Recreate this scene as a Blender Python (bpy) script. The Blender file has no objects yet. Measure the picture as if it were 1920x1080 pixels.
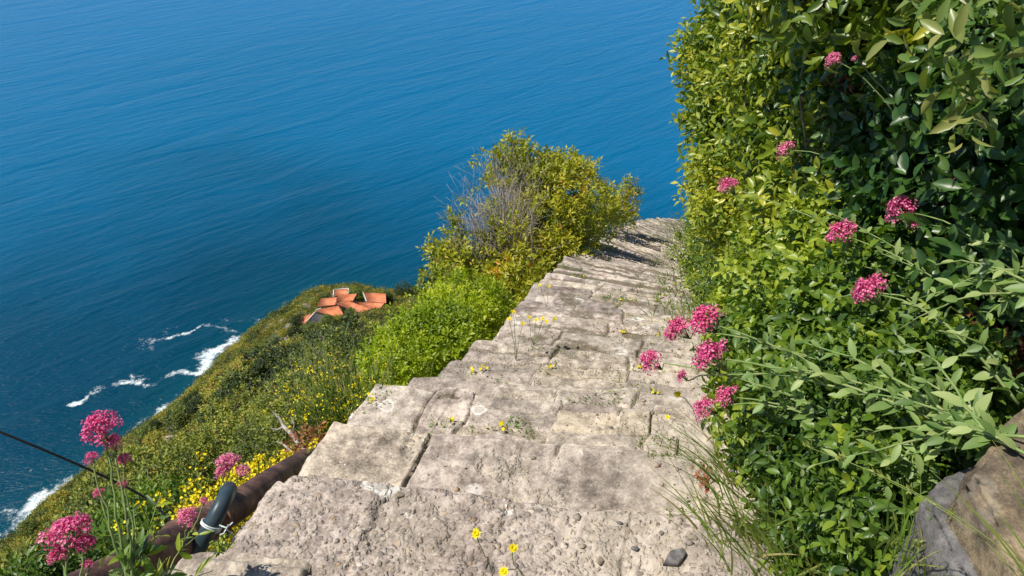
import bpy, bmesh, math, random
import numpy as np
from mathutils import Vector

rnd = random.Random(11)
rng = np.random.default_rng(11)
S = bpy.context.scene
COL = S.collection

# ------------------------------------------------------------------ camera
PITCH = math.radians(35.0)
FPX = 1423.0
SEA = -270.0
cam_d = bpy.data.cameras.new("camera")
cam_d.sensor_width = 36.0
cam_d.lens = FPX * 36.0 / 1920.0
cam_d.clip_start = 0.05
cam_d.clip_end = 60000.0
cam = bpy.data.objects.new("camera", cam_d)
cam.location = (0, 0, 0)
cam.rotation_euler = (math.pi / 2 - PITCH, 0, 0)
COL.objects.link(cam)
S.camera = cam

# ------------------------------------------------------------------ light
SUN_AZ = math.radians(-98.0)      # compass angle from +Y, negative = to the left
SUN_EL = math.radians(58.0)
W = bpy.data.worlds.new("World")
S.world = W
W.use_nodes = True
wn = W.node_tree
wn.nodes.clear()
sky = wn.nodes.new("ShaderNodeTexSky")
sky.sky_type = 'NISHITA'
sky.sun_disc = False
sky.sun_elevation = SUN_EL
sky.sun_rotation = SUN_AZ
sky.altitude = 250
sky.air_density = 1.0
sky.dust_density = 0.3
sky.ozone_density = 3.0
bg = wn.nodes.new("ShaderNodeBackground")
bg.inputs[1].default_value = 0.085
wo = wn.nodes.new("ShaderNodeOutputWorld")
wn.links.new(sky.outputs[0], bg.inputs[0])
wn.links.new(bg.outputs[0], wo.inputs[0])
sun_d = bpy.data.lights.new("sun", 'SUN')
sun_d.energy = 5.0
sun_d.angle = math.radians(0.5)
sun_d.color = (1.0, 0.94, 0.84)
sun = bpy.data.objects.new("sun", sun_d)
sdir = Vector((math.sin(SUN_AZ) * math.cos(SUN_EL), math.cos(SUN_AZ) * math.cos(SUN_EL), math.sin(SUN_EL)))
sun.rotation_euler = sdir.to_track_quat('Z', 'Y').to_euler()
sun.location = (0, 0, 30)
COL.objects.link(sun)
S.view_settings.view_transform = 'Standard'
S.view_settings.look = 'None'
S.view_settings.exposure = 0.2
S.view_settings.gamma = 1.0

# ------------------------------------------------------------------ maths helpers
def ray(u, v):
    x = (u - 960.0) / FPX
    y = (540.0 - v) / FPX
    return np.array([x, math.cos(PITCH) + y * math.sin(PITCH), -math.sin(PITCH) + y * math.cos(PITCH)])

def P(u, v, t):
    return ray(u, v) * t

def PZ(u, v, z):
    d = ray(u, v)
    return d * (z / d[2])

def _hash(ix, iy, iz):
    h = (ix.astype(np.int64) * 374761393 + iy.astype(np.int64) * 668265263 + iz.astype(np.int64) * 2147483647 // 7)
    h = (h ^ (h >> 13)) * 1274126177
    h = h ^ (h >> 16)
    return (h & 0xFFFFFF).astype(np.float64) / float(0xFFFFFF)

def vnoise(p):
    p = np.asarray(p, float)
    i = np.floor(p)
    f = p - i
    f = f * f * (3 - 2 * f)
    out = 0
    for dx in (0, 1):
        wx = f[..., 0] if dx else 1 - f[..., 0]
        for dy in (0, 1):
            wy = f[..., 1] if dy else 1 - f[..., 1]
            for dz in (0, 1):
                wz = f[..., 2] if dz else 1 - f[..., 2]
                out = out + wx * wy * wz * _hash(i[..., 0] + dx, i[..., 1] + dy, i[..., 2] + dz)
    return out * 2 - 1

def fbm(p, scale=1.0, octaves=4, seed=0.0, gain=0.5):
    p = np.asarray(p, float) * scale + seed * 17.31
    a, out = 1.0, 0
    for _ in range(octaves):
        out = out + a * vnoise(p)
        p = p * 2.03 + 5.7
        a *= gain
    return out

def p3(x, y, z=0.0):
    x = np.asarray(x, float)
    return np.stack([x, np.asarray(y, float) + 0 * x, np.zeros_like(x) + z], -1)

def worley(x, y, scale, seed=0):
    px, py = x * scale, y * scale
    ix, iy = np.floor(px), np.floor(py)
    best = np.full(px.shape, 9.0)
    second = np.full(px.shape, 9.0)
    cid = np.zeros(px.shape)
    for dx in (-1, 0, 1):
        for dy in (-1, 0, 1):
            cx, cy = ix + dx, iy + dy
            jx = cx + _hash(cx, cy, cx * 0 + 3 + seed)
            jy = cy + _hash(cx, cy, cx * 0 + 8 + seed)
            d = np.hypot(px - jx, py - jy)
            h = _hash(cx, cy, cx * 0 + 21 + seed)
            nb = d < best
            second = np.where(nb, best, np.minimum(second, d))
            cid = np.where(nb, h, cid)
            best = np.where(nb, d, best)
    return best, second - best, cid

def sstep(a, b, x):
    t = np.clip((x - a) / (b - a), 0, 1)
    return t * t * (3 - 2 * t)

def nrm(a):
    return a / np.maximum(np.linalg.norm(a, axis=-1, keepdims=True), 1e-9)

# ------------------------------------------------------------------ object helpers
def tag(o, label=None, cat=None, group=None, kind=None):
    if label: o["label"] = label
    if cat: o["category"] = cat
    if group: o["group"] = group
    if kind: o["kind"] = kind
    return o

def empty(name, loc=(0, 0, 0)):
    o = bpy.data.objects.new(name, None)
    o.empty_display_size = 0.1
    o.location = [float(c) for c in loc]
    COL.objects.link(o)
    return o

def mk(name, V, faces, mat, attrs=None, smooth=False, parent=None, mats=None, midx=None):
    """V (n,3) world coordinates; faces: list of (m,k) int arrays. Parents are unrotated empties."""
    V = np.asarray(V, float)
    if parent is not None:
        V = V - np.array(parent.location)
    me = bpy.data.meshes.new(name)
    faces = [np.asarray(f, np.int32) for f in faces if len(f)]
    nl = sum(f.size for f in faces)
    nf = sum(len(f) for f in faces)
    me.vertices.add(len(V))
    me.vertices.foreach_set("co", V.astype(np.float32).ravel())
    me.loops.add(nl)
    me.loops.foreach_set("vertex_index", np.concatenate([f.ravel() for f in faces]))
    me.polygons.add(nf)
    tot = np.concatenate([np.full(len(f), f.shape[1], np.int32) for f in faces])
    st = np.concatenate([[0], np.cumsum(tot)[:-1]]).astype(np.int32)
    me.polygons.foreach_set("loop_start", st)
    me.polygons.foreach_set("loop_total", tot)
    if smooth:
        me.polygons.foreach_set("use_smooth", np.ones(nf, bool))
    if mats:
        for m in mats: me.materials.append(m)
        if midx is not None:
            me.polygons.foreach_set("material_index", np.asarray(midx, np.int32))
    else:
        me.materials.append(mat)
    for k, a in (attrs or {}).items():
        at = me.attributes.new(k, 'FLOAT', 'POINT')
        at.data.foreach_set("value", np.asarray(a, np.float32).ravel())
    me.update(calc_edges=True)
    o = bpy.data.objects.new(name, me)
    COL.objects.link(o)
    if parent is not None:
        o.parent = parent
    return o

class MB:
    """collects pieces of one mesh"""
    def __init__(s):
        s.V, s.F, s.T, s.n = [], {}, [], 0
    def add(s, V, faces, tint=0.5):
        V = np.asarray(V, float).reshape(-1, 3)
        for f in faces:
            f = np.asarray(f, np.int64)
            if len(f): s.F.setdefault(f.shape[1], []).append(f + s.n)
        s.V.append(V)
        s.T.append(np.broadcast_to(np.asarray(tint, float), (len(V),)).copy())
        s.n += len(V)
    def tube(s, pts, rad, k=5, tint=0.5, cap=True):
        pts = np.asarray(pts, float)
        n = len(pts)
        rad = np.broadcast_to(np.asarray(rad, float), (n,))
        d = np.gradient(pts, axis=0) if n > 2 else np.repeat([pts[1] - pts[0]], 2, 0)
        d = nrm(d)
        up = np.array([0, 0, 1.0]) if abs(d[:, 2]).mean() < 0.8 else np.array([1.0, 0, 0])
        a = nrm(np.cross(d, up)); b = np.cross(d, a)
        th = np.arange(k) / k * 2 * math.pi
        ring = a[:, None] * np.cos(th)[None, :, None] + b[:, None] * np.sin(th)[None, :, None]
        V = pts[:, None] + ring * rad[:, None, None]
        idx = np.arange(n * k).reshape(n, k)
        A = idx[:-1]; B = idx[1:]
        q = np.stack([A, np.roll(A, -1, 1), np.roll(B, -1, 1), B], -1).reshape(-1, 4)
        fs = [q]
        if cap and k >= 3:
            fs += [idx[0][::-1][None], idx[-1][None]]
        s.add(V.reshape(-1, 3), fs, tint)
    def build(s, name, mat, parent=None, smooth=False, extra=None):
        at = {"tint": np.concatenate(s.T)}
        return mk(name, np.concatenate(s.V), [np.concatenate(f) for f in s.F.values()], mat, at, smooth, parent)

# ------------------------------------------------------------------ leaves
def leaf_geo(c, ax, nr, L, Wd, full=False, fold=0.25, droop=0.15, broad=0.5):
    """leaves with base at c, pointing along ax, facing nr"""
    n = len(c)
    ax = nrm(ax)
    side = nrm(np.cross(nr, ax))
    nr = np.cross(ax, side)
    L = np.broadcast_to(L, (n,))[:, None]; Wd = np.broadcast_to(Wd, (n,))[:, None]
    if not full:
        T = c + ax * L
        m = c + ax * L * 0.45
        l = m + side * Wd * .5 + nr * Wd * fold
        r = m - side * Wd * .5 + nr * Wd * fold
        V = np.stack([c, r, T, l], 1).reshape(-1, 3)
        b = (np.arange(n) * 4)[:, None]
        F = np.concatenate([b + [0, 1, 2], b + [0, 2, 3]])
        return V, [F], 4
    m1 = c + ax * L * .20
    m2 = c + ax * L * .48 - nr * L * droop * .22
    m3 = c + ax * L * .78 - nr * L * droop * .6
    T = c + ax * L * .98 - nr * L * droop
    ls, rs = [], []
    for m_, wf in ((m1, .74), (m2, 1.0), (m3, .62)):
        o_ = nr * Wd * fold * wf
        ls.append(m_ + side * Wd * broad * wf + o_); rs.append(m_ - side * Wd * broad * wf + o_)
    V = np.stack([c, m1, m2, m3, T] + ls + rs, 1).reshape(-1, 3)
    b = (np.arange(n) * 11)[:, None]
    tri = np.concatenate([b + [0, 1, 5], b + [0, 8, 1], b + [3, 4, 7], b + [3, 10, 4]])
    quad = np.concatenate([b + [1, 2, 6, 5], b + [1, 8, 9, 2], b + [2, 3, 7, 6], b + [2, 9, 10, 3]])
    return V, [tri, quad], 11

def sample_lobes(lobes, n, lo=0.55, bump=0.25, seed=0, flat_bottom=None):
    """points and outward directions spread through a union of bumpy ellipsoids, mostly near the surface"""
    w = np.array([(l[1][0] * l[1][1] + l[1][1] * l[1][2] + l[1][0] * l[1][2]) for l in lobes])
    k = rng.choice(len(lobes), n, p=w / w.sum())
    C = np.array([l[0] for l in lobes], float)[k]
    R = np.array([l[1] for l in lobes], float)[k]
    d = nrm(rng.normal(size=(n, 3)))
    rr = lo + (1 - lo) * rng.random(n) ** 0.6
    rr = rr * (1 + bump * fbm(d * 2.2 + C * 0.7, 1.0, 3, seed))
    p = C + d * R * rr[:, None]
    out = nrm(d / R)
    return p, out

def foliage(lobes, n_cl, per, L, Wd, mat, name, parent, full=False, lo=0.55, bump=0.25, seed=0, up=0.35, spread=1.0, tintbase=0.5, tintvar=0.5, twig=2.0, keep=None):
    p, out = sample_lobes(lobes, n_cl, lo, bump, seed)
    if keep is not None:
        m = keep(p); p, out = p[m], out[m]
    n = len(p)
    tw = nrm(out + np.array([0, 0, up]) + rng.normal(size=(n, 3)) * 0.45)
    clt = np.clip(tintbase + 0.55 * tintvar * fbm(p, 2.2, 2, seed + 3) + 0.22 * tintvar * rng.normal(size=n), 0, 1)
    k = np.tile(np.arange(per), n)
    P0 = np.repeat(p, per, 0); TW = np.repeat(tw, per, 0)
    ang = k * 2.399 + np.repeat(rng.random(n) * 6.28, per)
    a = nrm(np.cross(TW, np.array([0.3, 0.2, 1.0]))); b = np.cross(TW, a)
    pr = a * np.cos(ang)[:, None] + b * np.sin(ang)[:, None]
    t = (k / per)
    c = P0 + TW * (t * L * twig)[:, None] + pr * (L * .08)
    ax = nrm(TW * (0.25 + 0.8 * t)[:, None] + pr * spread + rng.normal(size=P0.shape) * 0.28)
    nr = nrm(np.cross(np.cross(ax, TW), ax) + rng.normal(size=P0.shape) * 0.35 + [0, 0, .25])
    sz = rng.uniform(.6, 1.2, len(c))
    V, F, kk = leaf_geo(c, ax, nr, L * sz, Wd * sz, full)
    ti = np.clip(np.repeat(clt, per) + 0.10 * rng.normal(size=len(c)) + 0.18 * (t - .5), 0, 1)
    mk(name, V, F, mat, {"tint": np.repeat(ti, kk)}, full, parent)
    return p

def branches(base, targets, r0, mat, parent, name="branches", sag=0.12, k=5, twigs=0, wob=.12):
    mb = MB()
    base = np.asarray(base, float)
    for tgt in targets:
        tgt = np.asarray(tgt, float)
        n = 7
        t = np.linspace(0, 1, n)[:, None]
        ln = np.linalg.norm(tgt - base)
        pts = base * (1 - t) + tgt * t
        pts[:, 2] += (np.sin(t[:, 0] * math.pi) * ln * sag)
        pts[1:-1] += rng.normal(size=(n - 2, 3)) * ln * wob * .35
        rad = r0 * (1 - t[:, 0]) ** 1.2 * rng.uniform(.5, 1) + r0 * .1
        mb.tube(pts, rad, k, rng.random())
        for _ in range(twigs):
            i = rng.integers(2, n)
            q = pts[i]; e = q + nrm(nrm(tgt - base) + rng.normal(size=3) * .7) * ln * rng.uniform(.12, .3)
            m = (q + e) / 2 + rng.normal(size=3) * ln * .02
            mb.tube([q, m, e], [rad[i] * .6, rad[i] * .4, r0 * .07], 4, rng.random())
            e2 = m + nrm(nrm(tgt - base) + rng.normal(size=3) * .8) * ln * rng.uniform(.06, .16)
            mb.tube([m, e2], [rad[i] * .35, r0 * .05], 3, rng.random())
    return mb.build(name, mat, parent, True)

# ------------------------------------------------------------------ materials
def new_mat(name):
    m = bpy.data.materials.new(name)
    m.use_nodes = True
    m.node_tree.nodes.clear()
    return m, m.node_tree

class G:
    """tiny node-graph writer"""
    def __init__(s, nt): s.nt = nt
    def n(s, typ, ins=None, **kw):
        nd = s.nt.nodes.new(typ)
        for k, v in kw.items(): setattr(nd, k, v)
        for k, v in (ins or {}).items():
            sock = nd.inputs[k]
            if isinstance(v, bpy.types.NodeSocket): s.nt.links.new(v, sock)
            else: sock.default_value = v
        return nd
    def attr(s, name): return s.n("ShaderNodeAttribute", attribute_name=name).outputs["Fac"]
    def pos(s): return s.n("ShaderNodeNewGeometry").outputs["Position"]
    def math(s, op, a, b=0.0, clamp=False):
        nd = s.n("ShaderNodeMath", {0: a, 1: b}, operation=op); nd.use_clamp = clamp
        return nd.outputs[0]
    def noise(s, vec, scale, detail=4, rough=.55, out="Fac", dist=0.0):
        return s.n("ShaderNodeTexNoise", {"Vector": vec, "Scale": scale, "Detail": detail, "Roughness": rough, "Distortion": dist}).outputs[out]
    def vor(s, vec, scale, feature='F1', out="Distance"):
        return s.n("ShaderNodeTexVoronoi", {"Vector": vec, "Scale": scale}, feature=feature).outputs[out]
    def ramp(s, fac, stops, interp='LINEAR'):
        nd = s.n("ShaderNodeValToRGB", {0: fac})
        cr = nd.color_ramp; cr.interpolation = interp
        while len(cr.elements) < len(stops): cr.elements.new(.5)
        for e, (p, c) in zip(cr.elements, stops):
            e.position = p
            e.color = (c, c, c, 1) if not hasattr(c, "__len__") else (*c, 1)
        return nd.outputs[0]
    def mix(s, f, a, b, blend='MIX'):
        nd = s.nt.nodes.new("ShaderNodeMix"); nd.data_type = 'RGBA'; nd.blend_type = blend
        for i, v in ((0, f), (6, a), (7, b)):
            if isinstance(v, bpy.types.NodeSocket): s.nt.links.new(v, nd.inputs[i])
            elif i and len(v) == 3: nd.inputs[i].default_value = (*v, 1)
            else: nd.inputs[i].default_value = v
        return nd.outputs[2]
    def smooth(s, x, a, b):
        nd = s.n("ShaderNodeMapRange", {0: x, 1: a, 2: b, 3: 0.0, 4: 1.0}, interpolation_type='SMOOTHSTEP')
        return nd.outputs[0]
    def bump(s, h, strength, dist, normal=None):
        ins = {"Height": h, "Strength": strength, "Distance": dist}
        if normal is not None: ins["Normal"] = normal
        return s.n("ShaderNodeBump", ins).outputs[0]
    def pbr(s, color, rough=.8, normal=None, spec=.5, **kw):
        ins = {"Base Color": color if isinstance(color, bpy.types.NodeSocket) else (*color, 1), "Roughness": rough, "Specular IOR Level": spec}
        if normal is not None: ins["Normal"] = normal
        ins.update(kw)
        return s.n("ShaderNodeBsdfPrincipled", ins).outputs[0]
    def out(s, sh): s.nt.links.new(sh, s.n("ShaderNodeOutputMaterial").inputs[0])

def leaf_mat(name, stops, rough=.4, trans=.35, tcol=(1.25, 1.3, .45), spec=.5):
    m, nt = new_mat(name); g = G(nt)
    c = g.ramp(g.attr("tint"), stops)
    p = g.pos()
    c = g.mix(g.math('MULTIPLY', g.noise(p, 9.0, 2), .5), c, g.mix(1.0, c, (1.35, 1.15, .75), 'MULTIPLY'))
    b = g.pbr(c, rough, None, spec)
    t = g.n("ShaderNodeBsdfTranslucent", {0: g.mix(1.0, c, tcol, 'MULTIPLY')}).outputs[0]
    g.out(g.n("ShaderNodeMixShader", {0: trans, 1: b, 2: t}).outputs[0])
    return m

def plain_mat(name, a, b, scale=20, rough=.8, bump=.3, spec=.3, metal=0.0, bd=.01):
    m, nt = new_mat(name); g = G(nt)
    p = g.pos(); nz = g.noise(p, scale, 5, .6)
    c = g.mix(g.smooth(nz, .35, .65), a, b)
    g.out(g.pbr(c, rough, g.bump(nz, bump, bd), spec, Metallic=metal))
    return m

M = {}
M['mastic'] = leaf_mat("mastic_leaf", [(0, (.022, .055, .012)), (.35, (.08, .15, .016)), (.65, (.22, .30, .028)), (1, (.44, .45, .05))], .36, .34)
M['bigleaf'] = leaf_mat("big_leaf", [(0, (.02, .06, .015)), (.5, (.06, .14, .025)), (.85, (.15, .24, .05)), (1, (.25, .27, .09))], .36, .3)
M['lowleaf'] = leaf_mat("low_leaf", [(0, (.025, .07, .012)), (.5, (.115, .21, .022)), (1, (.36, .44, .045))], .42, .34)
M['valerian'] = leaf_mat("valerian_leaf", [(0, (.09, .17, .045)), (.5, (.19, .30, .09)), (1, (.33, .42, .17))], .5, .28, (1.15, 1.3, .6))
M['olive'] = leaf_mat("olive_yellow_leaf", [(0, (.08, .11, .012)), (.4, (.27, .31, .02)), (.8, (.50, .49, .035)), (.95, (.48, .40, .03)), (1, (.55, .25, .02))], .45, .38)
M['lime'] = leaf_mat("lime_leaf", [(0, (.09, .16, .008)), (.5, (.27, .38, .014)), (1, (.48, .54, .025))], .45, .42)
M['maquis'] = leaf_mat("maquis_leaf", [(0, (.016, .034, .009)), (.25, (.05, .085, .014)), (.55, (.16, .21, .028)), (.85, (.36, .37, .04)), (1, (.38, .20, .05))], .6, .22)
M['grass'] = leaf_mat("grass_blade", [(0, (.06, .14, .02)), (.5, (.16, .27, .04)), (.85, (.3, .36, .1)), (1, (.45, .38, .18))], .45, .35)
M['dry'] = leaf_mat("dry_leaf", [(0, (.12, .05, .02)), (.5, (.28, .09, .04)), (1, (.4, .2, .08))], .7, .3, (1.2, 1, .6))
M['redleaf'] = leaf_mat("red_leaf", [(0, (.2, .05, .03)), (1, (.45, .13, .08))], .45, .3, (1.2, 1, .6))
M['yellow'] = leaf_mat("yellow_petal", [(0, (.78, .62, .004)), (1, (.9, .82, .01))], .6, .3, (1, 1, 1))
M['pink'] = leaf_mat("pink_floret", [(0, (.55, .03, .21)), (.4, (.70, .13, .36)), (.7, (.78, .36, .50)), (1, (.76, .62, .58))], .6, .3, (1.1, .9, 1.1))
M['white'] = leaf_mat("white_petal", [(0, (.6, .6, .55)), (1, (.8, .8, .75))], .6, .3, (1, 1, 1))
M['stem'] = plain_mat("green_stem", (.14, .24, .06), (.24, .28, .10), 30, .5)
M['redstem'] = plain_mat("red_stem", (.25, .10, .07), (.2, .2, .07), 20, .5)
M['bark'] = plain_mat("grey_bark", (.10, .08, .06), (.28, .24, .20), 25, .9, .6)
M['twig'] = plain_mat("bleached_twig", (.20, .16, .13), (.42, .37, .33), 12, .9, .5)
M['black'] = plain_mat("black_rubber", (.012, .012, .013), (.02, .02, .022), 30, .45)
M['hose'] = plain_mat("blue_grey_hose", (.025, .045, .06), (.045, .07, .085), 12, .38, .1)
M['cord'] = plain_mat("white_cord", (.5, .6, .62), (.75, .78, .76), 60, .6)
M['parapet'] = plain_mat("white_parapet", (.6, .56, .5), (.75, .72, .66), 2, .9)
M['glass'] = plain_mat("dark_window", (.03, .035, .04), (.05, .055, .06), 2, .2)

def rust_mat():
    m, nt = new_mat("rusty_iron"); g = G(nt); p = g.pos()
    n1 = g.noise(p, 14, 6, .65); n2 = g.noise(p, 120, 3, .6)
    c = g.ramp(n1, [(.36, (.03, .014, .010)), (.47, (.10, .045, .028)), (.56, (.17, .085, .055)), (.66, (.27, .17, .125))])
    c = g.mix(g.math('MULTIPLY', g.smooth(n2, .5, .75), .35), c, (.26, .16, .11))
    h = g.math('ADD', g.math('MULTIPLY', n1, .6), g.math('MULTIPLY', n2, .4))
    g.out(g.pbr(c, .62, g.bump(h, .5, .006), .4))
    return m
M['rust'] = rust_mat()

def stone_mat(name, base=((.135, .115, .098), (.35, .298, .250), (.63, .550, .462)), lichen=1.0, purple=.35, sc=1.0):
    m, nt = new_mat(name); g = G(nt); p = g.pos()
    warp = g.n("ShaderNodeVectorMath", {0: p, 1: g.n("ShaderNodeVectorMath", {0: g.noise(p, 7 * sc, 3, .5, "Color"), 3: .09}, operation='SCALE').outputs[0]}, operation='ADD').outputs[0]
    big = g.noise(p, 2.2 * sc, 4, .6)
    mid = g.noise(p, 16 * sc, 6, .68)
    fine = g.noise(p, 110 * sc, 4, .7)
    v = g.math('ADD', g.math('MULTIPLY', big, .35), g.math('ADD', g.math('MULTIPLY', mid, .45), g.math('MULTIPLY', fine, .28)))
    c = g.ramp(v, [(.42, base[0]), (.52, base[1]), (.61, base[2])])
    tint = g.attr("tint")
    c = g.mix(g.math('MULTIPLY', g.smooth(tint, .35, .9), purple), c, g.mix(1.0, c, (.84, .77, .84), 'MULTIPLY'))
    c = g.mix(g.math('MULTIPLY', g.smooth(tint, .45, .0), .45), c, g.mix(1.0, c, (1.12, 1.05, .86), 'MULTIPLY'))
    # pebbles set in the rough concrete
    rough = g.attr("rough")
    pc = g.n("ShaderNodeTexVoronoi", {"Vector": warp, "Scale": 55.0 * sc}, feature='F1')
    peb = g.ramp(g.n("ShaderNodeSeparateColor", {0: pc.outputs["Color"]}).outputs[0], [(0, (.14, .12, .11)), (.35, (.26, .225, .19)), (.6, (.36, .31, .26)), (.82, (.5, .45, .38)), (.93, (.42, .27, .14)), (1, (.68, .63, .56))])
    pm = g.math('MULTIPLY', g.math('MULTIPLY', rough, g.smooth(pc.outputs["Distance"], .62, .3)), g.smooth(g.noise(p, 30, 2), .38, .55))
    c = g.mix(g.math('MULTIPLY', pm, .8), c, peb)
    # yellow-grey crust lichen
    l1 = g.math('MULTIPLY', g.smooth(g.noise(warp, 34 * sc, 4, .7), .56, .66), g.smooth(big, .42, .6))
    c = g.mix(g.math('MULTIPLY', l1, .45 * lichen), c, (.52, .46, .27))
    l2 = g.smooth(g.noise(warp, 60 * sc, 3, .6), .64, .72)
    c = g.mix(g.math('MULTIPLY', l2, .35 * lichen), c, (.55, .53, .46))
    # pale lichen rosettes: rings and filled spots of uneven size
    for sc2, off, keep in ((2.6, 0.0, .66), (5.0, 3.3, .72)):
        vn = g.n("ShaderNodeTexVoronoi", {"Vector": g.n("ShaderNodeVectorMath", {0: warp, 1: (off, off * .7, 0)}, operation='ADD').outputs[0], "Scale": sc2 * sc}, feature='F1')
        d = g.math('ADD', vn.outputs["Distance"], g.math('MULTIPLY', g.math('SUBTRACT', g.noise(p, 45 * sc, 4, .7), .5), .10))
        sel = g.n("ShaderNodeSeparateColor", {0: vn.outputs["Color"]})
        on = g.math('GREATER_THAN', sel.outputs[0], keep)
        r = g.math('ADD', .10, g.math('MULTIPLY', sel.outputs[1], .10))
        ring = g.math('SUBTRACT', 1.0, g.smooth(g.math('ABSOLUTE', g.math('SUBTRACT', d, r)), .012, .045))
        disc = g.math('MULTIPLY', g.math('LESS_THAN', d, r), .35)
        lm = g.math('MULTIPLY', on, g.math('MAXIMUM', ring, disc))
        c = g.mix(g.math('MULTIPLY', lm, .85 * lichen), c, (.72, .69, .63))
    wp = g.math('MULTIPLY', g.smooth(g.noise(warp, 10 * sc, 5, .72), .645, .675), g.smooth(g.noise(p, 2.6 * sc, 2), .50, .60))
    c = g.mix(g.math('MULTIPLY', wp, .85 * lichen), c, (.74, .71, .66))
    st_ = g.smooth(g.noise(p, 3.6 * sc, 5, .65), .54, .66)
    c = g.mix(g.math('MULTIPLY', st_, .55), c, g.mix(1.0, c, (.62, .58, .57), 'MULTIPLY'))
    # dark lichen specks and damp joints
    dk = g.smooth(g.noise(p, 48 * sc, 3, .6), .62, .74)
    c = g.mix(g.math('MULTIPLY', dk, .45), c, (.10, .085, .07))
    j = g.smooth(g.math('ADD', g.attr("joint"), g.math('MULTIPLY', g.math('SUBTRACT', g.noise(p, 75, 5, .8), .5), 2.2)), .34, .75)
    c = g.mix(1.0, c, g.ramp(g.noise(tint, 37.0, 0), [(.2, .66), (.5, .95), (.8, 1.12)]), 'MULTIPLY')
    c = g.mix(g.math('MULTIPLY', j, .85), c, g.mix(g.noise(p, 26, 4, .7), (.05, .04, .026), (.20, .165, .10)))
    sd = g.attr("sand")
    c = g.mix(g.math('MULTIPLY', sd, .7), c, g.mix(g.noise(p, 70, 3), (.38, .33, .25), (.56, .50, .40)))
    h = g.math('ADD', g.math('MULTIPLY', mid, .6), g.math('ADD', g.math('MULTIPLY', fine, .22), g.math('MULTIPLY', g.math('MULTIPLY', pm, .5), 1.0)))
    g.out(g.pbr(c, .88, g.bump(h, .75, .014 / sc), .25))
    return m
M['stone'] = stone_mat("step_stone")
M['cliffrock'] = stone_mat("cliff_rock", ((.13, .115, .10), (.26, .235, .205), (.42, .385, .34)), .6, .2, .07)
M['brownrock'] = stone_mat("brown_rock", ((.075, .062, .05), (.155, .125, .09), (.30, .24, .16)), .12, .2, 1.7)
M['greyrock'] = stone_mat("grey_rock", ((.065, .065, .075), (.125, .123, .132), (.21, .205, .21)), .1, .2, 1.7)
M['pebble'] = stone_mat("pebble_stone", ((.12, .10, .09), (.26, .23, .19), (.42, .37, .30)), .3, .5, 2.0)

# ------------------------------------------------------------------ staircase path
HA = math.radians(16.2)
HH = np.array([math.sin(HA), math.cos(HA)])
TS = math.tan(math.radians(26.4))
CAMH = 1.28
def zn(q): return -CAMH - TS * q - 0.012 * np.maximum(q - 20.5, 0) ** 2 - 0.35 * np.maximum(q - 24, 0)

def hit(u, v):
    d = ray(u, v)
    t = 0.3
    while t < 40:
        p = d * t
        if p[2] < zn(HH @ p[:2]): return p
        t += 0.01
    return None
SW = 1.66
near_px = [(345, 1040), (522, 888), (625, 787), (705, 717), (775, 697), (845, 665), (890, 637), (940, 610), (965, 585), (975, 560), (1000, 530)]
near = [hit(*c) for c in near_px]
far_px = [(1020, 515), (1040, 500), (1060, 480), (1080, 465), (1110, 448), (1125, 435), (1150, 425), (1170, 419), (1200, 411), (1225, 407)]
far = [hit(*c) for c in far_px]
far = [f for f in far if f is not None]
poly = [near[-1]] + far
# resample the far left edge at step-sized intervals
seg = []
for a, b in zip(poly[:-1], poly[1:]): seg.append(np.linalg.norm((b - a)[:2]))
cum = np.concatenate([[0], np.cumsum(seg)])
PL = np.array(poly)
corners = [np.array([-1.0, .42, 0]), np.array([-.98, .85, 0])] + [np.array(p) for p in near]
corners[0][2] = zn(HH @ corners[0][:2]) ; corners[1][2] = zn(HH @ corners[1][:2])
s = 0.0
while True:
    s += rnd.uniform(.33, .50)
    if s > cum[-1]: break
    q = np.array([np.interp(s, cum, PL[:, k]) for k in range(3)])
    q[:2] += np.array([rnd.uniform(-.07, .05), 0])
    corners.append(q)
# the flight goes on down, turning right, out of sight
q = corners[-1].copy(); hd = math.radians(33)
for k in range(7):
    q = q + np.array([math.sin(hd) * .5, math.cos(hd) * .5, 0]); q[2] = zn(HH @ q[:2]); corners.append(q.copy())
NST = len(corners)
corners = np.array(corners)
qs = corners[:, :2] @ HH
bang = np.radians(7 + 31 * sstep(3.5, 13, qs))
bang[0] = bang[1] = bang[2] = math.radians(5)
E = np.stack([np.cos(bang), -np.sin(bang), 0 * bang], 1)
mids = corners + E * SW * .5
rights = corners + E * SW

stair = empty("stone_staircase", mids[3] * [1, 1, 1])
tag(stair, "steep weathered stone staircase dropping towards the sea between shrubs", "staircase")

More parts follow.
